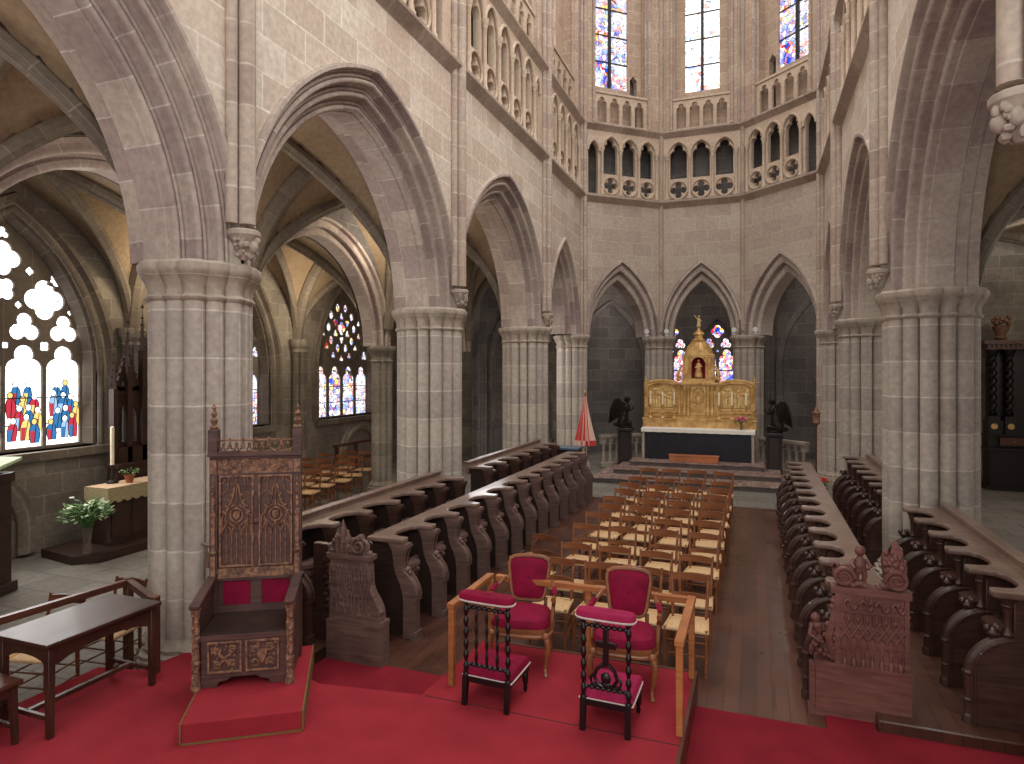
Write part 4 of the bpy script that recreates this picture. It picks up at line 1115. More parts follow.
# ================================================================== prie-dieu
def bobbin(n, r, L, base=0):
    P = [(r * .7, base)]
    for i in range(n):
        for f, k in ((.15, .75), (.35, 1), (.5, 1.12), (.65, 1), (.85, .75), (.95, .5)): P.append((r * k, base + L * (i + f) / n))
    return P + [(r * .7, base + L)]
def priedieu(label, loc, rot, cross, hw=.19):
    t = thing('kneeler', label, 'prayer kneeler', loc, rot, 'black prayer kneelers')
    for q in (-1, 1):
        p = MB(); p.lathe([(.024, .22), (.028, .24), (.02, .26)] + bobbin(6, .021, .56, .26) + [(.026, .84), (.022, .86)], q * hw, 0, 0, 10)
        p.bar((q * hw, -.03, 0), (q * hw, 0, .24), .042, .03, .046, .05); p.build('front_post', M['black'], t)
        l = MB(); l.lathe([(.012, 0), (.02, .03), (.014, .05), (.024, .08), (.028, .13), (.02, .16), (.03, .18), (.03, .22)], q * (hw - .005), .38, 0, 10); l.build('rear_leg', M['black'], t)
    fr = MB(); fr.box(-hw, hw, -.02, .02, .19, .235); fr.box(-hw - .02, -hw + .015, -.02, .41, .19, .235); fr.box(hw - .015, hw + .02, -.02, .41, .19, .235); fr.box(-hw, hw, .37, .41, .19, .235)
    fr.build('kneeler_frame', M['black'], t)
    c = MB(); P = []
    base = [(-hw - .03, -.0), (hw + .03, -.0), (hw + .02, .42), (-hw - .02, .42)]
    def ringp(s_, z, n=6):
        L = []
        for i in range(4):
            a = Vector(base[i]); b = Vector(base[(i + 1) % 4]); ce = Vector((0, .2))
            for j in range(n):
                p = a + (b - a) * j / n; p = ce + (p - ce) * s_; L.append((p.x, p.y, z))
        return L
    c.grid([ringp(1, .225), ringp(1.0, .265), ringp(.93, .29), ringp(.7, .305), ringp(.3, .31), ringp(.02, .311)], None, True); c.build('kneeling_cushion', M['velvetlit' if cross else 'velvet'], t)
    b = MB(); b.tube(ringp(1.01, .232), .009, 5, closed=True); b.build('braid', M['trimw'], t)
    for z in (.80, .33): r_ = MB(tr(-hw, 0, z) @ ry(PI / 2)); r_.lathe(bobbin(8, .017, 2 * hw), n=8); r_.build('cross_rail', M['black'], t)
    if cross:
        x = MB(); x.plate([[(-.022, .5), (.022, .5), (.022, .64), (.08, .64), (.085, .665), (.08, .69), (.022, .69), (.022, .78), (.0, .8), (-.022, .78), (-.022, .69), (-.08, .69), (-.085, .665), (-.08, .64), (-.022, .64)]], .024, .005, -.012)
        for q in (-1, 1):
            x.tube([(q * .02, 0, .52), (q * .07, 0, .47), (q * .09, 0, .41), (q * .06, 0, .36), (q * .02, 0, .345)], .015, 7)
            x.tube([(q * .03, 0, .345), (q * .11, 0, .36), (q * .12, 0, .40), (q * .09, 0, .43)], .012, 7)
        x.sph(0, 0, .41, .04, 8, 6, 1, .5, 1.2); x.sph(0, 0, .36, .03, 8, 6, 1.4, .5, 1); x.build('pierced_cross', M['black'], t)
    else:
        for i in range(3):
            s_ = MB(); s_.lathe(bobbin(4, .014, .44, .345), (i - 1) * hw * .5, 0, 0, 8); s_.build('spindle', M['black'], t)
    pd_ = MB(); L = lambda s_, z, e: [(x * s_, y * s_ * e, z) for x, y in [((hw + .055) * math.copysign(abs(math.cos(a)) ** .45, math.cos(a)), .075 * math.copysign(abs(math.sin(a)) ** .7, math.sin(a))) for a in [2 * PI * i / 28 for i in range(28)]]]
    pd_.grid([L(.96, .862, 1), L(1, .88, 1), L(1, .905, 1), L(.95, .925, .9), L(.8, .935, .6), L(.1, .937, .1)], None, True); pd_.poly(L(.96, .862, 1)[::-1]); pd_.build('armrest_pad', M['velvetlit' if cross else 'velvet'], t)
    bt = MB(); bt.tube(L(1.0, .872, 1.02), .008, 5, closed=True); bt.build('braid', M['trimw'], t)
    return t
priedieu('black turned-wood kneeler with three spindles under its crimson pad', (-2.06, 4.90, .0), R(-3), False)
priedieu('black turned-wood kneeler with a pierced cross under its crimson pad', (-1.07, 4.88, .0), R(-2), True, .175)

# ================================================================== barrier round the dais
t = thing('barrier', 'pale oak post-and-rail barrier around the red armchairs', 'railing', (-1.5, 5.6, 0))
def bpart(nm, fn, z=0):
    m = MB(tr(1.5, -5.6, 0)); fn(m); o = m.build(nm, M['bar'], t); bevel(o, .004); return o
zt = .72
for x, y, z0 in ((-2.49, 5.14, 0), (-2.47, 5.98, 0), (-.54, 5.04, 0), (-.54, 6.02, 0), (-1.5, 6.09, 0)): bpart('post', lambda m: m.box(x - .026, x + .026, y - .026, y + .026, z0, zt - .04))
for x, y0, y1 in ((-2.49, 5.1, 6.03), (-.54, 5.0, 6.06)): bpart('side_rail', lambda m: m.box(x - .035, x + .035, y0, y1, zt - .04, zt + .005))
bpart('back_rail', lambda m: m.box(-2.45, -.57, 6.05, 6.11, zt - .075, zt - .02))

# ================================================================== throne on its carpeted block
A = R(31)
pod = thing('carpeted_block', 'low red-carpeted block under the carved throne', 'platform', (-3.60, 3.85, 0), R(34))
m = MB(); m.box(-.43, .43, 0, 1.22, 0, .158); o = m.build('carpet_top', M['carpet'], pod); bevel(o, .012, 2)
m = MB()
for s_ in (-1, 1): m.box(s_ * .43 - .006, s_ * .43 + .006, -.008, 1.22, 0, .16)
m.box(-.436, .436, -.008, .006, 0, .014); m.build('edging', M['carpetedge'], pod)
th = thing('throne', 'tall carved and gilded gothic throne with crimson back panels', 'throne', (-3.93, 4.2, .16), A); th.scale = (.95, .95, 1)
TW_ = .40
m = MB(); m.box(-.35, .35, .06, .60, .40, .44); m.build('seat', M['woodblack'], th)
m = MB(); m.box(-.35, .35, .055, .09, .085, .40)
m.plate([[(-.36, .0), (-.22, .0), (-.2, .04), (-.14, .05), (-.1, .075), (.1, .075), (.14, .05), (.2, .04), (.22, .0), (.36, .0), (.36, .1), (-.36, .1)]], .035, .004, .05)
m.box(-.36, .36, .04, .07, .385, .425)
fp = m.build('front_panel', M['throne'], th)
def rosette(nm, cx, cz, hw, hh, y, par, seed, shield='cross'):
    g = MB(); r = random.Random(seed)
    g.plate([rect(cx - hw, cx + hw, cz - hh, cz + hh), rect(cx - hw + .018, cx + hw - .018, cz - hh + .018, cz + hh - .018)], .022, .004, y - .02)
    for k in range(4):
        a0 = PI / 4 + PI / 2 * k
        for s_ in (-1, 1): spiral(g, cx + .62 * hw * math.cos(a0), cz + .62 * hh * math.sin(a0), .035, y - .008, 1.3, s_, .008, a0)
    for k in range(26): g.sph(cx + r.uniform(-.8, .8) * hw, y - .004, r.uniform(-.8, .8) * hh + cz, r.uniform(.008, .014), 6, 4, 1, .7, 1)
    if shield == 'cross':
        g.bar((cx - .045, y - .014, cz - .055), (cx + .05, y - .014, cz + .03), .02, .022); g.bar((cx - .045, y - .014, cz + .03), (cx + .05, y - .014, cz - .055), .02, .022)
    else: g.plate([[(cx - .04, cz + .05), (cx + .045, cz + .045), (cx + .035, cz - .02), (cx, cz - .07), (cx - .04, cz - .02)]], .02, .004, y - .024)
    return g.build(nm, M['gilt'], par)
rosette('carved_square', -.155, .245, .14, .13, .055, fp, 1); rosette('carved_square', .155, .245, .14, .13, .055, fp, 2, 'shield')
m = MB(); m.box(-.35, .35, .585, .615, .06, 1.84); bk = m.build('back', M['throne'], th)
for s_ in (-1, 1):
    m = MB(); m.box(s_ * .175 - .12 , s_ * .175 + .12, .572, .588, .50, .71); m.build('velvet_panel', M['velvet'], bk)
m = MB(); m.box(-.35, .35, .565, .60, .44, .50); m.box(-.05, .05, .57, .6, .5, .72); m.box(-.36, .36, .555, .6, .72, .745); m.build('lower_rail', M['throne'], bk)
m = MB(); m.box(-.34, .34, .56, .6, .745, .83)
r = random.Random(4)
for k in range(60): m.sph(r.uniform(-.33, .33), .562, r.uniform(.755, .82), r.uniform(.008, .014), 6, 4, 1.3, .6, .7)
m.build('carved_band', M['gilt'], bk)
def tracery_panel(cx):
    g = MB(); hw = .135; y = .575; z0, z1 = .86, 1.64
    g.plate([rect(cx - hw - .02, cx + hw + .02, z0 - .02, z1 + .02), rect(cx - hw, cx + hw, z0, z1)], .03, .004, y - .02)
    for i in range(1, 6): 
        x = cx - hw + 2 * hw * i / 6; g.tube([(x, y + .004, z0), (x, y + .004, z0 + .30 + (.04 if i % 2 else 0))], .007, 5)
    for i in range(3):
        c = cx - hw + 2 * hw * (i + .5) / 3
        for s_ in (-1, 1): g.tube([(c + s_ * .042, y, z0 + .26), (c + s_ * .036, y, z0 + .31), (c + s_ * .01, y, z0 + .35), (c, y, z0 + .39)], .008, 5)
    for s_ in (-1, 1):
        g.tube([(cx + s_ * hw, y, z0 + .3), (cx + s_ * hw * .95, y, z0 + .42), (cx + s_ * hw * .6, y, z0 + .5), (cx + s_ * hw * .3, y, z0 + .58), (cx + s_ * .01, y, z0 + .72)], .011, 6)
        g.tube([(cx + s_ * hw * .2, y, z0 + .34), (cx + s_ * hw * .75, y, z0 + .4), (cx + s_ * hw * .6, y, z0 + .49), (cx + s_ * .02, y, z0 + .53)], .009, 5)
        for k in range(5): g.sph(cx + s_ * hw * (.85 - .17 * k), y - .006, z0 + .47 + .05 * k, .013, 6, 4)
        g.tube([(cx + s_ * hw, y, z0 + .62), (cx + s_ * hw * .6, y, z0 + .66), (cx + s_ * hw * .5, y, z1)], .008, 5)
        g.tube([(cx + s_ * hw, y, z0 + .72), (cx + s_ * hw * .75, y, z0 + .75), (cx + s_ * hw * .7, y, z1)], .007, 5)
    g.tube([(cx + .055 * math.cos(a * PI / 8), y - .004, z0 + .44 + .06 * math.sin(a * PI / 8)) for a in range(16)], .01, 6, closed=True)
    g.plate([[(cx - .032, z0 + .475), (cx + .032, z0 + .475), (cx + .03, z0 + .43), (cx, z0 + .395), (cx - .03, z0 + .43)]], .016, .003, y - .016)
    g.tube([(cx, y, z0 + .5), (cx, y, z1)], .008, 5)
    return g.build('tracery_panel', M['gilt'], bk)
tracery_panel(-.175); tracery_panel(.175)
m = MB(); m.box(-.03, .03, .56, .6, .83, 1.66)
for z in (.9, 1.16, 1.3): m.tube([(-.022, .555, z), (-.022, .555, z + .16), (0, .555, z + .21), (.022, .555, z + .16), (.022, .555, z)], .006, 5)
m.sph(0, .556, 1.24, .026, 8, 6, 1, .5, 1); m.build('middle_stile', M['throne'], bk)
m = MB(); m.box(-.35, .35, .56, .6, 1.67, 1.81)
for k in range(70): m.sph(r.uniform(-.3, .3), .558, r.uniform(1.69, 1.79), r.uniform(.008, .017), 6, 4, 1.2, .6, .8)
for k in range(4): spiral(m, -.23 + .155 * k, 1.74, .04, .556, 1.4, 1 if k % 2 else -1, .008)
fz = m.build('frieze', M['gilt'], bk)
m = MB(); m.box(-.36, .36, .555, .6, 1.655, 1.675); m.box(-.4, .4, .53, .63, 1.81, 1.83); m.box(-.42, .42, .51, .63, 1.83, 1.865); bevel(m.build('cornice', M['throne'], th), .004)
m = MB()                                                    # openwork cresting
for k in range(6):
    c = -.29 + .116 * k
    for s_ in (-1, 1): m.tube([(c + s_ * .058, .56, 1.965), (c + s_ * .045, .56, 1.90), (c + s_ * .02, .56, 1.885), (c, .56, 1.93 if k < 4 else 1.875)], .009, 5)
    m.sph(c, .56, 1.94, .016, 6, 4); m.sph(c + .058, .56, 1.985, .012, 6, 4)
m.tube([(-.36, .56, 1.972), (.36, .56, 1.972)], .009, 5); m.tube([(-.36, .56, 1.872), (.36, .56, 1.872)], .009, 5); m.build('cresting', M['gilt'], th)
for s_ in (-1, 1):
    m = MB(); m.box(s_ * .375 - .035, s_ * .375 + .035, .55, .63, 0, 1.84); po_ = m.build('rear_post', M['throne'], th)
    m = MB(); x = s_ * .375
    m.box(x - .042, x + .042, .52, .64, 1.86, 2.07); bevel(m.build('pinnacle_block', M['throne'], po_), .004)
    m = MB(); m.lathe([(.036, 2.07), (.046, 2.09), (.02, 2.11), (.038, 2.15), (.016, 2.18), (.032, 2.21), (.012, 2.24), (.022, 2.265), (0, 2.30)], x, .58, 0, 8); m.build('finial', M['gilt'], po_)
    m = MB()
    m.box(x - .02, x + .02, .525, .55, .72, .95); m.lathe([(.02, 0), (.03, .02), (.022, .04)], x, .54, .96, 8); m.box(x - .016, x + .016, .53, .55, 1.0, 1.3)
    m.lathe([(.026, 1.3), (.03, 1.32), (.02, 1.34), (.014, 1.45), (.0, 1.56)], x, .54, 0, 6); m.lathe([(.022, 1.4), (.018, 1.5), (.02, 1.52), (.0, 1.68)], x, .545, 0, 6)
    for z in (1.38, 1.44, 1.5, 1.56): m.sph(x, .53, z, .016, 6, 4)
    m.box(x - .03, x + .03, .54, .56, 1.68, 1.8); m.build('gilt_buttress', M['gilt'], po_)
    # arm: front post, side panel and rail
    x = s_ * .385
    m = MB(); m.lathe([(.042, 0), (.042, .03), (.034, .05), (.034, .2), (.04, .22), (.03, .24), (.03, .4), (.038, .42), (.03, .44), (.034, .5), (.026, .56), (.04, .63), (.046, .66)], x, .03, 0, 8)
    for k in range(12): m.sph(x + .012 * (-1) ** k, -.002, .06 + .05 * k, .016, 6, 4)
    m.build('front_post', M['gilt'], th)
    m = MB(); m.plate([[(.03, .04), (.56, .04), (.56, .74), (.03, .66)]], .03, .003); m.v = [Vector((x - .015 + v.y, v.x, v.z)) for v in m.v]
    for f in m.f: f.reverse()
    m.build('side_panel', M['throne'], th)
    m = MB(); m.bar((x, -.02, .68), (x, .56, .76), .085, .035); bevel(m.build('armrest', M['throne'], th), .006)

# ================================================================== table, stool, railing on the left
t = thing('table', 'dark walnut table with curved aprons and stretchers on the red carpet', 'table', (-5.2, 3.8, 0))
m = MB(); m.box(-.32, .30, -.52, .48, .69, .72); bevel(m.build('tabletop', M['table'], t), .006, 2)
for x in (-.27, .25):
    for y in (-.46, .42): m = MB(); m.bar((x, y, 0), (x, y, .69), .045, .045, .055, .055); bevel(m.build('leg', M['table'], t), .003)
def apron(p0, p1):
    a = Vector(p0); b = Vector(p1); L = (b - a).length; m = MB(fmt(a, b - a)); n = 10
    m.plate([[(0, .69), (0, .54)] + [(L * .08 + L * .84 * i / n, .54 + .055 * math.sin(PI * i / n) ** .6) for i in range(n + 1)] + [(L, .54), (L, .69)]], .02, .002, -.01); return m.build('apron', M['table'], t)
apron((.25, -.46, 0), (.25, .42, 0)); apron((-.27, -.46, 0), (-.27, .42, 0)); apron((-.27, -.46, 0), (.25, -.46, 0)); apron((-.27, .42, 0), (.25, .42, 0))
m = MB(); m.box(-.27, .25, -.475, -.445, .13, .165); m.box(-.27, .25, .405, .435, .13, .165); m.box(-.03, .01, -.46, .42, .13, .165); bevel(m.build('stretcher', M['table'], t), .003)
t = thing('stool', 'dark wooden stool beside the walnut table, cut by the edge of the view', 'stool', (-5.36, 3.02, 0))
m = MB(); m.box(-.28, .28, -.22, .22, .44, .47); bevel(m.build('stool_top', M['rail'], t), .005)
for x in (-.23, .23):
    for y in (-.17, .17): m = MB(); m.bar((x * 1.06, y * 1.06, 0), (x, y, .44), .036, .036, .046, .046); m.build('leg', M['table'], t)
m = MB(); m.box(-.23, .23, -.18, -.16, .36, .44); m.box(-.23, .23, .16, .18, .36, .44); m.box(-.24, -.22, -.17, .17, .36, .44); m.box(.22, .24, -.17, .17, .36, .44)
for y in (-.17, .17): m.box(-.24, .24, y - .012, y + .012, .12, .15)
m.build('apron', M['table'], t)
t = thing('railing', 'brown wooden railing between the walnut table and the pillar', 'railing', (-5.4, 4.4, 0))
m = MB(); m.bar((-.60, -1.6, .66), (-.42, .3, .66), .05, .06); m.build('long_rail', M['rail'], t)
m = MB(); m.bar((-.43, .3, .66), (.30, -.02, .66), .06, .06); m.build('short_rail', M['rail'], t)
for x, y in ((-.43, .3), (.27, .0), (-.62, -1.5)): m = MB(); m.box(x - .035, x + .035, y - .035, y + .035, 0 if x > 0 else FZ, .70); bevel(m.build('post', M['rail'], t), .004)
# ================================================================== high altar
AXC = -1.62
t = thing('altar', 'high altar with a dark front under a long white cloth', 'altar', (AXC, 19.62, .14))
m = MB(); m.box(-1.48, 1.48, 0, .8, 0, .86); m.build('altar_body', M['frontal'], t)
m = MB()
for i in range(5): m.box(-1.47 + .59 * i, -1.465 + .59 * i + .575, -.012, 0, .03, .84)
m.build('front_panels', M['frontal'], t)
m = MB(); P = []
for k in range(41):
    x = -1.6 + 3.2 * k / 40; P.append([(x, .8, .915), (x, -.03, .915), (x, -.05, .9), (x, -.052, .80 + .004 * math.sin(k * 1.7))])
m.grid(P); m.box(-1.58, 1.58, -.03, .8, .86, .912)
for s_ in (-1, 1):
    P = []
    for k in range(13):
        y = -.04 + .8 * k / 12; P.append([(s_ * 1.58, y, .915), (s_ * 1.60, y, .90), (s_ * (1.60 + .012 * math.sin(k * 2)), y, .5), (s_ * (1.60 + .02 * math.sin(k * 2)), y, .38)])
    m.grid(P)
m.build('altar_cloth', M['linen'], t)
for s_ in (-1, 1): m = MB(); m.box(s_ * 1.54 - .035, s_ * 1.54 + .035, -.02, .06, 0, .86); m.build('side_pilaster', M['carved'], t)
t = thing('kneeling_step', 'low orange-brown wooden step in front of the dark altar', 'step', (AXC - .05, 19.28, .14))
m = MB(); m.box(-.68, .68, -.14, .14, 0, .17); bevel(m.build('step_box', M['orangewood'], t), .008); m = MB(); m.box(-.70, .70, -.155, .15, .17, .195); bevel(m.build('step_top', M['orangewood'], t), .006)

# gilded altarpiece
t = thing('altarpiece', 'gilded baroque altarpiece with arched wings and domed niche', 'altarpiece', (AXC, 20.1, 1.055))
def part(nm, fn, mat='goldpaint', par=None):
    m = MB(); fn(m); return m.build(nm, M[mat], par or t)
def relief(m, x0, x1, z0, z1, y, n, seed, r0=.02, r1=.05):
    r = random.Random(seed)
    for k in range(n): m.sph(r.uniform(x0, x1), y, r.uniform(z0, z1), r.uniform(r0, r1), 7, 5, 1.2, .6, .9)
def _base(m):
    m.box(-1.63, 1.63, -.02, .5, 0, .24); m.box(-1.65, 1.65, -.05, .5, .22, .27); m.box(-1.65, 1.65, -.04, .5, 0, .03); relief(m, -1.55, 1.55, .07, .18, -.02, 90, 1, .015, .03)
part('gradine', _base)
for s_ in (-1, 1):
    c = s_ * 1.06
    def wing(m):
        top = [(c + .50 * math.cos(PI * i / 16), 1.22 + .16 * math.sin(PI * i / 16)) for i in range(17)]
        m.plate([[(c - .5, .27), (c + .5, .27)] + top], .3, .0, .16)
        m.plate([[(c - .5, .5), (c + .5, .5)] + top, [(c - .42, .58), (c + .42, .58)] + [(c + .42 * math.cos(PI * i / 16), 1.17 + .14 * math.sin(PI * i / 16)) for i in range(17)]], .10, .02, .07)
        m.tube([(x, .08, z + .03) for x, z in top], .04, 6)
        m.box(c - .52, c + .52, .04, .2, .44, .50); m.box(c - .5, c + .5, .08, .2, .3, .44); relief(m, c - .42, c + .42, .33, .42, .08, 26, 3, .02, .035)
        for q in (-.49, .49):
            m.lathe([(.05, .5), (.055, .54), (.04, .56), (.04, 1.08), (.055, 1.12), (.06, 1.2)], c + q, .07, 0, 8)
            for k in range(8): m.sph(c + q + .03 * (-1) ** k, .035, .6 + .06 * k, .022, 6, 4)
    w_ = part('wing', wing)
    def figs(m):
        r = random.Random(9 + s_)
        for k in range(9):
            x = c - .34 + .085 * k; h = r.uniform(.28, .42)
            m.tube([(x, .12, .6), (x + r.uniform(-.02, .02), .1, .6 + h * .5), (x, .11, .6 + h * .8)], [.05, .048, .035], 7); m.sph(x, .1, .6 + h * .95, .034, 7, 5)
        relief(m, c - .38, c + .38, .95, 1.15, .15, 26, 5, .02, .05)
    part('relief_scene', figs, 'goldhi', w_)
    def fin(m): m.lathe([(.05, 1.3), (.06, 1.34), (.03, 1.38), (.045, 1.42), (.02, 1.47), (.03, 1.5), (0, 1.56)], s_ * 1.58, .2, 0, 8); m.box(s_ * 1.58 - .04, s_ * 1.58 + .04, .16, .24, .27, 1.3)
    part('end_finial', fin)
def _mid(m):
    m.box(-.62, .62, .1, .46, .27, 1.26); m.box(-.66, .66, .02, .46, 1.26, 1.3); m.box(-.70, .70, -.02, .46, 1.3, 1.35); m.box(-.64, .64, .04, .46, .27, .36)
    for x in (-.55, -.40, -.28, .28, .40, .55):
        m.lathe([(.055, .36), (.06, .4), (.042, .43), (.045, .7), (.038, 1.1), (.055, 1.15), (.065, 1.24)], x, .06, 0, 10)
        for k in range(9): m.sph(x + .035 * math.cos(k * 1.3), .06 - .035 * abs(math.sin(k * 1.3)), .48 + .07 * k, .018, 6, 4)
    m.plate([rect(-.22, .22, .36, 1.24), [(-.17, .42), (.17, .42)] + [(.17 * math.cos(PI * i / 10), 1.03 + .16 * math.sin(PI * i / 10)) for i in range(11)]], .06, .012, .04)
    relief(m, -.12, .12, .5, 1.1, .1, 30, 12, .02, .04); m.sph(0, .08, .8, .09, 10, 8, 1, .5, 1.3)
part('tabernacle', _mid)
def _tower(m):
    z = 1.35
    m.box(-.48, .48, .08, .46, z, z + .12)
    for s_ in (-1, 1):
        m.box(s_ * .33 - .13, s_ * .33 + .13, .1, .46, z + .12, z + .78)
        for q in (.24, .42): m.lathe([(.045, 0), (.03, .04), (.032, .5), (.045, .56), (.05, .62)], s_ * q, .08, z + .13, 8)
        m.tube([(s_ * .50, .12, z + .12), (s_ * .60, .1, z + .2), (s_ * .56, .1, z + .34), (s_ * .49, .12, z + .5)], [.05, .06, .045, .03], 7)
        m.sph(s_ * .58, .1, z + .1, .07, 8, 6)
    m.box(-.46, .46, .08, .46, z + .76, z + .80)
    m.plate([[(-.5, z + .80), (.5, z + .80), (.42, z + .86), (.3, z + .86)] + [(.3 * math.cos(PI * i / 10), z + .86 + .14 * math.sin(PI * i / 10)) for i in range(11)] + [(-.3, z + .86), (-.42, z + .86)]], .16, .01, .06)
    m.tube([(.2 * math.cos(PI * i / 12), .1, z + .62 + .16 * math.sin(PI * i / 12)) for i in range(13)], .03, 6)
    m.lathe([(.40, .86), (.38, .95), (.33, 1.06), (.25, 1.17), (.17, 1.25), (.15, 1.28)], 0, .28, z, 20, sq=.55)
    m.lathe([(.19, 1.26), (.19, 1.3), (.13, 1.32), (.12, 1.42), (.17, 1.45), (.15, 1.5), (.07, 1.56), (.03, 1.64), (.05, 1.68)], 0, .28, z, 12, sq=.8)
    for k in range(7):
        a = PI + PI * k / 6; m.tube([(.40 * math.cos(a), .28 + .22 * math.sin(a), z + .87), (.33 * math.cos(a), .28 + .18 * math.sin(a), z + 1.07), (.17 * math.cos(a), .28 + .1 * math.sin(a), z + 1.26)], .018, 5)
tw = part('domed_tower', _tower)
def _niche(m): m.box(-.2, .2, .3, .34, 1.47, 2.12)
part('niche_back', _niche, 'velvet', tw)
def _st(m):
    z = 1.5
    m.lathe([(.11, 0), (.12, .05), (.09, .2), (.075, .32), (.08, .4), (.03, .45)], 0, .2, z, 10, sq=.7); m.sph(0, .2, z + .5, .045, 8, 6); m.sph(.08, .16, z + .33, .035, 6, 5); m.sph(-.07, .16, z + .3, .035, 6, 5)
part('niche_statue', _st, 'goldpaint', tw)
def _tp(m):
    z = 3.03
    m.lathe([(.06, 0), (.07, .03), (.05, .1), (.04, .18), (.045, .24), (.015, .27)], 0, .28, z, 8); m.sph(0, .28, z + .31, .032, 8, 6)
    m.tube([(-.03, .28, z + .22), (-.09, .26, z + .3), (-.13, .25, z + .36)], [.018, .014, .01], 6); m.tube([(.03, .28, z + .22), (.08, .26, z + .16)], [.018, .012], 6)
part('crowning_statue', _tp, 'goldhi', tw)
# candles
for i, dx in enumerate((-1.40, -1.03, -.69, .60, .96, 1.35)):
    lb = 'tall white candle before the altarpiece, %s of six from the left' % ORD[i]
    if i == 0:
        cd = thing('altar_candle', lb, 'candle', (0, 0, 0), 0, 'altar candles')
        m = MB(); m.lathe([(.075, 0), (.08, .02), (.04, .06), (.025, .1), (.04, .16), (.02, .2), (.024, .36), (.045, .4), (.055, .42)], n=10); m.build('candlestick', M['goldpaint'], cd)
        m = MB(); m.lathe([(.026, .42), (.026, .78), (.02, .79), (.004, .80)], n=10); m.build('candle_stick_wax', M['wax'], cd); o = cd
    else: o = copy_tree(cd, lb)
    o.location = (AXC + dx, 20.0 + .06, 1.33)
for c in [o for o in bpy.data.objects if o.name.startswith('altar_candle')]: c.location.z = 1.055 + .27
t['label'] = 'gilded baroque altarpiece with arched wings and a domed niche, on the altar'

def bouquet(name, label, loc, r, hgt, nleaf, cols, vase, seed, vh=.2, flower='flower'):
    t = thing(name, label, 'flowers', loc)
    m = MB()
    if vase == 'pot': m.lathe([(.05, 0), (.08, .1), (.09, .13), (.08, .13), (.07, .11)], n=12); m.build('pot', M['terra'], t)
    else: m.lathe([(r * .16, 0), (r * .2, .01), (r * .17, vh * .5), (r * .24, vh), (r * .22, vh)], n=12); m.build('vase', M[vase], t)
    rn = random.Random(seed); st = MB(); lf = MB(); fl = MB()
    for k in range(nleaf):
        a = rn.uniform(0, 2 * PI); u = rn.uniform(.1, 1) ** .6; el = rn.uniform(-.2, 1.2)
        p = Vector((r * u * math.cos(a) * math.cos(el * .8), r * u * math.sin(a) * math.cos(el * .8), vh + hgt * (.3 + .6 * rn.random() * (1.1 - .6 * u))))
        if k % 5 == 0: st.tube([(0, 0, vh * .4), (p.x * .4, p.y * .4, vh + (p.z - vh) * .6), p], .004, 4)
        L = rn.uniform(.22, .38) * r; wd_ = L * .28; d = Vector((math.cos(a), math.sin(a), rn.uniform(-.5, .8))).normalized(); sd = d.cross(Vector((rn.uniform(-.5, .5), rn.uniform(-.5, .5), 1))).normalized(); up = d.cross(sd)
        lf.mat = 1 if rn.random() < .25 else 0
        lf.add([p, p + d * L * .4 + sd * wd_ + up * .01, p + d * L, p + d * L * .4 - sd * wd_ + up * .01, p + d * L * .5 - up * L * .06], [(0, 1, 4), (1, 2, 4), (2, 3, 4), (3, 0, 4)])
    st.build('stems', M['leaf'], t); tag(lf.build('foliage', [M['leaf'], M['leafw']], t), None, None, None, 'stuff')
    for mt, n in cols:
        fl = MB()
        for k in range(n):
            a = rn.uniform(0, 2 * PI); u = rn.random() ** .5 * .8; x, y, z = r * u * math.cos(a), r * u * math.sin(a), vh + hgt * (.55 + .4 * rn.random())
            for j in range(5): fl.sph(x + .02 * math.cos(j * 1.257), y + .02 * math.sin(j * 1.257), z, .022, 6, 4, 1, 1, .7)
        tag(fl.build('blossoms', M[mt], t), None, None, None, 'stuff')
    return t
bouquet('bouquet', 'small bouquet of pink flowers on the white altar cloth', (AXC + 1.22, 19.8, 1.057), .2, .32, 60, (('pink', 16), ('red', 5)), 'vase', 3, .1)

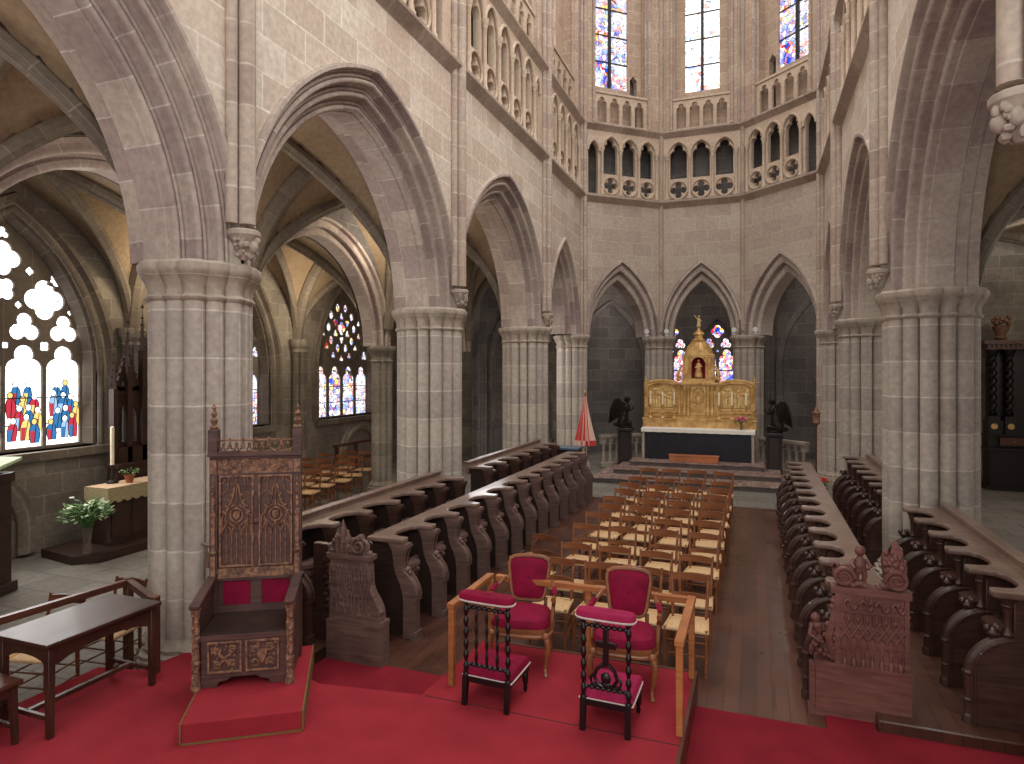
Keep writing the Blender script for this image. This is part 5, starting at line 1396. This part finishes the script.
# angels on their pedestals
def angel(label, plabel, x, y, face):
    p = thing('pedestal', plabel, 'pedestal', (x, y, FZ), 0, 'dark pedestals of the angels')
    m = MB(); m.box(-.24, .24, -.24, .24, 0, .1); m.box(-.21, .21, -.21, .21, .1, .15); m.box(-.16, .16, -.16, .16, .15, 1.16); m.box(-.19, .19, -.19, .19, 1.16, 1.2); m.box(-.23, .23, -.23, .23, 1.2, 1.28); bevel(m.build('pedestal_block', M['pedestal'], p), .012)
    for s_ in (-1, 1): m = MB(); m.lathe([(.04, .15), (.045, .2), (.035, .24), (.035, 1.08), (.05, 1.12), (.055, 1.16)], s_ * .17, -.17, 0, 8); m.build('corner_column', M['pedestal'], p)
    t = thing('angel_statue', label, 'statue', (x, y, FZ + 1.28), 0, 'bronze angels beside the altar')
    K = Matrix.Scale(1, 4); K[0][0] = face
    m = MB(K)
    m.lathe([(.2, 0), (.21, .03), (.17, .06)], 0, 0, 0, 12)
    # kneeling robe, torso leaning forward, head bowed
    m.tube([(-.12, 0, .06), (-.1, 0, .16), (-.05, 0, .3), (-.02, 0, .44), (.0, 0, .54), (.02, 0, .64), (.03, 0, .72), (.045, 0, .76)], [.15, .17, .15, .115, .105, .125, .09, .04], 14)
    m.tube([(-.16, .0, .1), (.02, -.05, .13), (.16, -.06, .16), (.17, -.06, .06)], [.1, .1, .075, .05], 9); m.tube([(-.2, .05, .09), (-.3, .05, .08), (-.38, .05, .09)], [.08, .06, .035], 8)
    m.tube([(.045, 0, .74), (.06, 0, .8)], [.04, .04], 8)
    m.sph(.075, 0, .86, .072, 12, 9, 1, .9, 1.15); m.sph(.05, 0, .89, .078, 10, 8, 1, 1, .95); m.sph(.145, 0, .85, .016, 6, 4); m.sph(.0, 0, .84, .05, 8, 6)
    for q in (-1, 1): m.tube([(.02, q * .11, .68), (.07, q * .13, .56), (.16, q * .07, .52), (.23, q * .02, .60), (.25, q * .012, .67)], [.045, .042, .034, .026, .014], 8)
    for k in range(8): m.tube([(.1 - .05 * k, -.13 + .01 * (k % 2), .06), (.03 - .02 * k, -.12, .4)], .014, 5)
    m.build('figure', M['bronze'], t)
    for q in (-1, 1):
        w_ = MB(K); rows = []
        for i in range(9):
            u = i / 8; cx, cz = -.08 - .34 * u ** .8, .66 + .26 * math.sin(PI * (u * .9 + .1)) - .12 * u
            rows.append([(cx, q * (.06 + .18 * u), cz), (cx - .01, q * (.075 + .2 * u), cz - .10), (cx - .01 - .03 * u, q * (.07 + .18 * u), cz - .26 - .12 * u), (cx - .02 - .06 * u, q * (.05 + .14 * u), cz - .42 - .2 * math.sin(PI * u))])
        w_.grid(rows); 
        for i in range(9): w_.tube([rows[i][0], rows[i][1], rows[i][2], rows[i][3]], [.022, .018, .014, .006], 5)
        w_.tube([r[0] for r in rows], .028, 6); w_.build('wing', M['bronze'], t)
    return t
angel('kneeling bronze angel on the dark pedestal left of the altar', 'dark stone pedestal left of the altar, under an angel', -3.72, 19.75, 1)
angel('kneeling bronze angel on the dark pedestal right of the altar', 'dark stone pedestal right of the altar, under an angel', .47, 19.62, -1)

# stone balustrades in the side arches of the apse
def balustrade(label, p, q, zb=FZ):
    L = math.dist(p, q); t = thing('balustrade', label, 'balustrade', (p[0], p[1], zb), math.atan2(q[1] - p[1], q[0] - p[0]), 'stone balustrades of the apse')
    m = MB(); m.box(0, L, -.1, .1, 0, .14); bevel(m.build('plinth', M['carved'], t), .01)
    n = max(3, int(L / .24)); cw = L / n
    for i in range(n):
        b = MB(); b.lathe([(.06, .14), (.06, .18), (.045, .21), (.048, .66), (.06, .69), (.065, .74)], cw * (i + .5), 0, 0, 8); b.build('baluster', M['carved'], t)
    m = MB(); hol = [shift(trefoil_arch(cw * .62, .70, .18), cw * i) for i in range(1, n)]
    m.plate([rect(0, L, .72, .92)] + [[(x, max(z, .735)) for x, z in h] for h in hol], .12, .008, -.06); m.box(0, L, -.11, .11, .92, 1.0); bevel(m.build('handrail', M['carved'], t), .008)
    return t
balustrade('stone balustrade in the arch left of the altar', (-4.55, 19.95), (-3.32, 21.1)); balustrade('stone balustrade in the arch right of the altar', (.12, 21.1), (1.35, 19.95))
# little white floodlights on the capitals beside the altar
def lamp(label, x, y):
    t = thing('spotlight', label, 'lamp', (x, y, ZS + .002), 0, 'small white spotlights on the capitals')
    m = MB(); m.lathe([(.07, 0), (.07, .02), (.02, .03), (.02, .1)], n=10); m.build('stand', M['paper'], t)
    m = MB(tr(0, 0, .15) @ rx(R(100))); m.lathe([(.045, -.06), (.06, .0), (.075, .07), (.07, .075)], n=12); m.build('lamp_head', M['paper'], t)
for l, x, y in (('left of the altarpiece, the outer one', -3.22, 20.72), ('left of the altarpiece, the inner one', -2.62, 20.78), ('right of the altarpiece, the inner one', -.62, 20.78), ('right of the altarpiece, the outer one', -.02, 20.72)): lamp('small white spotlight on the capital ' + l, x, y)

# red and cream folded processional umbrella
t = thing('processional_umbrella', 'furled red and cream striped umbrella on a tall pole', 'umbrella', (-4.36, 17.3, FZ))
m = MB(); m.lathe([(.16, 0), (.16, .03), (.03, .06), (.022, .1), (.02, 2.36), (.035, 2.38), (.04, 2.42), (.02, 2.46), (.0, 2.5)], n=10); m.build('pole', M['brass'], t)
m = MB(); NP = 24; rows = []
for i in range(13):
    u = i / 12; z = 2.3 - 1.18 * u; r0 = .035 + .22 * u ** 1.15
    rows.append([(r0 * (1 + .16 * u * math.cos(12 * 2 * PI * j / (NP * 4))) * math.cos(2 * PI * j / (NP * 4)), r0 * (1 + .16 * u * math.cos(12 * 2 * PI * j / (NP * 4))) * math.sin(2 * PI * j / (NP * 4)), z) for j in range(NP * 4)])
for i in range(12):
    for j in range(NP * 4):
        k = (j + 1) % (NP * 4); m.mat = (j // 4) % 2; m.add([rows[i][j], rows[i + 1][j], rows[i + 1][k], rows[i][k]], [(0, 1, 2, 3)])
m.build('canopy', [M['red'], M['umbcream']], t)
m = MB(); rr_ = [(x, y, z) for x, y, z in rows[-1]]
for j in range(NP):
    ps = rr_[4 * j:4 * j + 4] + [rr_[(4 * j + 4) % (NP * 4)]]; m.mat = (j + 1) % 2
    m.add(ps + [(x * 1.04, y * 1.04, z - .11 - .04 * math.sin(PI * q / 4)) for q, (x, y, z) in enumerate(ps)], [(q, q + 5, q + 6, q + 1) for q in range(4)])
m.build('valance', [M['red'], M['umbcream']], t)
t = thing('reading_desk', 'dark box desk with a pale blue top beyond the left stalls', 'desk', (-4.42, 15.75, FZ))
m = MB(); m.box(-.3, .3, -.25, .25, 0, 1.05); m.box(-.33, .33, -.28, .28, 0, .08); bevel(m.build('desk_body', M['woodblack'], t), .006); m = MB(); m.box(-.34, .34, -.29, .29, 1.05, 1.10); bevel(m.build('desk_top', M['teal'], t), .006)
t = thing('processional_lantern', 'small dark gilt lantern on a staff against the far right pillar', 'lantern', (1.46, 18.5, FZ))
m = MB(); m.lathe([(.12, 0), (.12, .03), (.02, .06), (.016, 1.55), (.04, 1.6)], n=10); m.build('staff', M['rail'], t)
m = MB(); m.lathe([(.03, 1.6), (.09, 1.64), (.1, 1.67), (.085, 1.69), (.09, 1.88), (.11, 1.91), (.07, 1.97), (.03, 2.04), (.015, 2.1), (0, 2.12)], n=6); m.build('lantern_housing', M['gilt'], t)
bouquet('potted_plant', 'red flowering plant on the floor behind the right-hand stalls', (1.56, 17.6, FZ), .2, .3, 60, (('red', 22),), 'pot', 8, .12)

# ================================================================== left chapel
t = thing('chapel_platform', 'dark wooden platform carrying the chapel altar table', 'platform', (-10.45, 9.0, FZ))
m = MB(); m.plate([[(-.36, -1.85), (.55, -2.0), (.85, -1.75), (.85, 1.3), (-.36, 1.3)]], .13, .0); m.v = [Vector((v.x, v.z, v.y)) for v in m.v]
for f in m.f: f.reverse()
bevel(m.build('platform_boards', M['gothic'], t), .01)
t = thing('altar_table', 'chapel altar table draped with a cream cloth with gold fringe', 'altar', (-10.17, 8.6, FZ + .132))
m = MB(); m.box(-.22, .24, -.95, .95, 0, .92); 
for k in range(5): m.box(.24, .255, -.9 + .37 * k, -.9 + .37 * k + .3, .1, .8)
m.build('table_body', M['gothic'], t)
for s_ in (-1, 1): m = MB(); m.lathe([(.05, 0), (.06, .08), (.035, .12), (.04, .7), (.055, .76), (.05, .92)], .21, s_ * .93, 0, 8); m.build('corner_column', M['gothic'], t)
m = MB(); m.box(-.25, .29, -1.0, 1.0, .92, .95); m.build('tablecloth', M['creamcloth'], t)
m = MB(); P = []
path = [(-.36, -1.005), (.405, -1.005), (.405, 1.005)]
pts = [(-.25 + .545 * i / 12, -1.01) for i in range(13)] + [(.30, -1.0 + 2.0 * i / 36) for i in range(37)]
for i, (x, y) in enumerate(pts): o_ = .012 * math.sin(i * 2.1); P.append([(x, y, .953), (x + (.0 if y < -1.005 else o_), y - (.0 if y > -1.005 else o_), .83), (x + o_, y - .4 * o_, .74 - .05 * abs(math.sin(i * 1.05)))])
m.grid(P); m.build('fringe', M['fringe'], t)
# gothic retable against the chapel wall
t = thing('gothic_retable', 'dark pinnacled gothic retable with a painted statue, left chapel', 'altarpiece', (-10.68, 9.2, FZ + .132))
m = MB(); m.box(-.13, .12, -.9, .9, 0, 1.15); m.box(-.13, .2, -.95, .95, 1.15, 1.22); m.box(-.13, .06, -.85, .85, 1.22, 1.5); m.build('retable_base', M['gothic'], t)
m = MB(fmt((-.02, 0, 0), (0, 1, 0)))
m.plate([rect(-.85, .85, 1.5, 2.6), shift([(x, z) for x, z in arcpts(.24, .5, 8)], 0, 2.05)[::-1] + [(-.24, 1.55), (.24, 1.55)]] + [[(c + x, 2.0 + z) for x, z in arcpts(.17, .34, 8)][::-1] + [(c - .17, 1.58), (c + .17, 1.58)] for c in (-.58, .58)], .1, .01)
for c, zt_, hw in ((0, 3.8, .34), (-.58, 3.3, .26), (.58, 3.3, .26)):
    m.plate([[(c - hw, 2.5), (c + hw, 2.5), (c, zt_)], [(c - hw * .5, 2.58), (c + hw * .5, 2.58), (c, zt_ - .34)]], .08, .008)
    m.lathe([(.03, 0), (.05, .05), (.02, .08), (.035, .14), (.012, .18), (0, .26)], c, .04, zt_ - .04, 8)
    for k in range(6):
        for s_ in (-1, 1): m.sph(c + s_ * hw * (1 - k / 6), .03, 2.54 + (zt_ - 2.5) * k / 6, .035, 6, 4)
m.build('gabled_screen', M['gothic'], t)
for c, zt_ in ((-.88, 3.35), (-.3, 4.05), (.3, 4.05), (.88, 3.35), (-.6, 3.75), (.6, 3.75)):
    m = MB(); m.box(-.06, .06, c - .045, c + .045, 1.22, zt_ - .8); m.lathe([(.075, 0), (.06, .05), (.03, .4), (0, .8)], 0, c, zt_ - .8, 4)
    for k in range(5):
        for a in range(4): m.sph(.06 * (1 - k / 5) * math.cos(a * PI / 2), c + .06 * (1 - k / 5) * math.sin(a * PI / 2), zt_ - .72 + .13 * k, .022, 5, 4)
    m.lathe([(.02, 0), (.035, .03), (.01, .06), (0, .1)], 0, c, zt_ - .02, 6); m.build('pinnacle', M['gothic'], t)
t = thing('saint_statue', 'robed painted statue in the niche of the dark gothic retable', 'statue', (-10.64, 9.2, FZ + 1.634))
m = MB(); m.lathe([(.16, 0), (.17, .05), (.14, .3), (.11, .55), (.14, .72), (.12, .82), (.045, .86)], n=14, sq=.8); m.sph(0, 0, .96, .08, 12, 9, 1, 1, 1.2)
for q in (-1, 1): m.tube([(.0, q * .13, .78), (.1, q * .2, .66), (.2, q * .16, .62)], [.05, .045, .03], 8)
for k in range(8): m.tube([(.16 * math.cos(k * .78), .13 * math.sin(k * .78), .02), (.11 * math.cos(k * .78), .09 * math.sin(k * .78), .55)], .018, 5)
m.build('robed_figure', M['statuepaint'], t)
cd2 = thing('tall_candle', 'cream candle on a dark candlestick at the left of the gothic retable', 'candle', (-10.3, 8.0, FZ + .132 + .955))
m = MB(); m.lathe([(.09, 0), (.1, .02), (.03, .06), (.04, .12), (.02, .16), (.025, .28), (.06, .31)], n=10); m.build('candlestick', M['iron'], cd2)
m = MB(); m.lathe([(.032, .31), (.032, .95), (.006, .97)], n=10); m.build('candle_wax', M['wax'], cd2)
bouquet('potted_plant', 'little potted plant standing on the cream altar cloth', (-10.08, 8.15, FZ + .132 + .955), .14, .16, 50, (), 'pot', 5, .12)
bouquet('vase_of_greenery', 'large spray of green leaves in a glass vase before the chapel altar', (-9.82, 7.2, FZ + .132), .34, .50, 300, (('linen', 4),), 'vase', 2, .42)
t = thing('display_lectern', 'dark wooden stand with a pale sloping top at the left edge', 'lectern', (-9.68, 5.55, FZ), R(20))
m = MB(); m.box(-.28, .28, -.28, .28, 0, 1.62); m.box(-.33, .33, -.33, .33, 0, .14); m.box(-.31, .31, -.31, .31, 1.5, 1.62); bevel(m.build('stand', M['gothic'], t), .008)
m = MB(); m.add([(-.36, -.36, 1.62), (.36, -.36, 1.62), (.36, .36, 1.78), (-.36, .36, 1.78), (-.36, -.36, 1.66), (.36, -.36, 1.66), (.36, .36, 1.82), (-.36, .36, 1.82)], [(3, 2, 1, 0), (4, 5, 6, 7), (0, 1, 5, 4), (1, 2, 6, 5), (2, 3, 7, 6), (3, 0, 4, 7)]); m.build('sloping_top', M['leafw'], t)
# wooden bench rail under the rose window
t = thing('prayer_bench', 'dark wooden bench rail under the rose window', 'bench', (-10.55, 15.6, FZ))
m = MB(); m.box(-.06, .06, -1.0, 1.0, .95, 1.02); m.box(-.03, .03, -1.0, 1.0, .5, .56); bevel(m.build('rail', M['rail'], t), .005)
for y in (-.9, 0, .9): m = MB(); m.box(-.04, .04, y - .04, y + .04, 0, .95); m.build('post', M['rail'], t)

# ================================================================== dark retable at the end of the right aisle
t = thing('baroque_retable', 'black baroque retable with twisted columns in the right aisle', 'altarpiece', (6.55, 19.9, FZ))
m = MB(); m.box(-1.1, 1.1, -.35, .3, 0, .12); m.box(-1.0, 1.0, -.25, .3, .12, 1.0); m.box(-1.08, 1.08, -.32, .3, 1.0, 1.06); m.box(-1.0, 1.0, -.1, .3, 1.06, 1.75); m.box(-1.05, 1.05, -.16, .3, 1.35, 1.4); m.box(-.95, .95, .1, .3, 1.75, 3.7); m.build('retable_body', M['baroque'], t)
for x in (-.9, -.55, .55, .9):
    m = MB(); m.box(x - .12, x + .12, -.2, .1, 1.4, 1.85); m.build('column_base', M['baroque'], t)
    m = MB(); m.tube([(x + .03 * math.cos(k * .9), -.06 + .03 * math.sin(k * .9), 1.9 + 1.45 * k / 48) for k in range(49)], [.075 + .012 * math.sin(k * .9) for k in range(49)], 10); m.lathe([(.1, 0), (.12, .03), (.09, .05)], x, -.06, 1.85, 10); m.lathe([(.08, 0), (.11, .1), (.15, .18), (.15, .22)], x, -.06, 3.33, 10); m.build('twisted_column', M['bronze'], t)
    m = MB(); m.plate([circ(x, 1.6, .075, 14)], .02, .004, -.22); m.build('gilt_oval', M['goldpaint'], t)
m = MB(); m.box(-1.05, 1.05, -.2, .3, 3.55, 3.68); m.box(-1.12, 1.12, -.27, .3, 3.68, 3.78)
for k in range(22): m.box(-1.05 + .1 * k, -1.0 + .1 * k, -.24, -.2, 3.6, 3.66)
m.build('entablature', M['rail'], t)
m = MB(); m.lathe([(.08, 0), (.14, .06), (.1, .12), (.16, .25), (.2, .35), (.12, .38)], -.72, -.05, 3.78, 12)
for k in range(14): m.sph(-.72 + .16 * math.cos(k * 1.9), -.05 + .16 * math.sin(k * 1.9), 4.2 + .012 * k, .06, 6, 5)
m.build('urn', M['gilt'], t)
m = MB(); m.box(-.8, .8, -.27, -.25, 1.15 - .02, 1.32); m.build('drawer_front', M['rail'], t)
for x in (-.5, .5): m = MB(); m.sph(x, -.3, 1.22, .025, 8, 6); m.build('knob', M['brass'], t)
# ================================================================== camera and light
cam = bpy.data.cameras.new('camera'); co = bpy.data.objects.new('camera', cam); COL.objects.link(co)
co.location = (0, 0, 2.75); co.rotation_euler = (R(90), 0, math.atan(244 / 650))
cam.sensor_width = 36; cam.lens = 36 * 650 / 1024; cam.shift_y = -11 / 1024; cam.clip_start = .05; cam.clip_end = 200
S.camera = co
def area(name, loc, target, sx, sy, power, col=(1, 1, 1)):
    l = bpy.data.lights.new(name, 'AREA'); l.shape = 'RECTANGLE'; l.size = sx; l.size_y = sy; l.energy = power; l.color = col
    o = bpy.data.objects.new(name, l); COL.objects.link(o); o.location = loc
    o.rotation_euler = (Vector(target) - Vector(loc)).to_track_quat('-Z', 'Y').to_euler(); return o
def point(name, loc, power, col=(1, 1, 1), r=.3):
    l = bpy.data.lights.new(name, 'POINT'); l.energy = power; l.color = col; l.shadow_soft_size = r
    o = bpy.data.objects.new(name, l); COL.objects.link(o); o.location = loc; return o
wd = bpy.data.worlds.new('sky'); S.world = wd; wd.use_nodes = True
bg = wd.node_tree.nodes['Background']; bg.inputs[0].default_value = (.98, .98, .945, 1); bg.inputs[1].default_value = 1.15
area('crossing_daylight', (2.0, -5, 9), (-2.5, 12, 4), 6, 6, 450, (1, .985, .93))
area('clerestory_daylight', (-1.6, 10, 17), (-1.6, 10.5, 0), 5, 16, 700, (1, .985, .935))
area('south_clerestory', (1.3, 9, 12.5), (-5.5, 9.5, 1.5), 9, 3, 420, (1, .98, .92))
area('right_aisle_fill', (8.2, 12, 4), (3, 11, 1.5), 8, 2.5, 170, (1, .97, .93))  # added fill light; the aisle wall has no window here
# daylight of the chapel windows and added, unseen fill points behind the pillars
area('chapel_daylight', (-10.85, 6.65, 3), (-6, 7, 1.2), 2.4, 3, 130, (1, .98, .95))
point('aisle_fill', (-7.4, 12.6, 5.6), 90, (1, .88, .7)); point('chapel_fill', (-10, 9.2, 4.6), 60, (1, .85, .6)); point('chapel_fill', (-9.9, 13.2, 4.4), 75, (1, .86, .64))
point('aisle_fill', (-7.4, 3.0, 5.4), 70, (1, .92, .84)); point('aisle_fill', (-7.2, 7.4, 4.6), 60, (1, .9, .8)); point('ambulatory_fill', (-4.2, 22.6, 5.2), 70, (1, .9, .82)); point('ambulatory_fill', (1.4, 22.2, 5.2), 70, (1, .9, .82)); point('aisle_fill', (6.3, 16.5, 5.4), 110, (1, .9, .76))
area('left_ambulatory_fill', (-7.2, 18.2, 3.4), (-2.6, 16.4, -.2), 1.6, 2, 60, (1, .98, .96))  # light added to brighten the floor before the altar; no window behind it
S.view_settings.view_transform = 'Standard'; S.view_settings.look = 'None'; S.view_settings.gamma = 1; S.view_settings.use_curve_mapping = False
S.view_settings.exposure = -0.1
S.cycles.use_denoising = True
S.cycles.max_bounces = 6; S.cycles.diffuse_bounces = 4
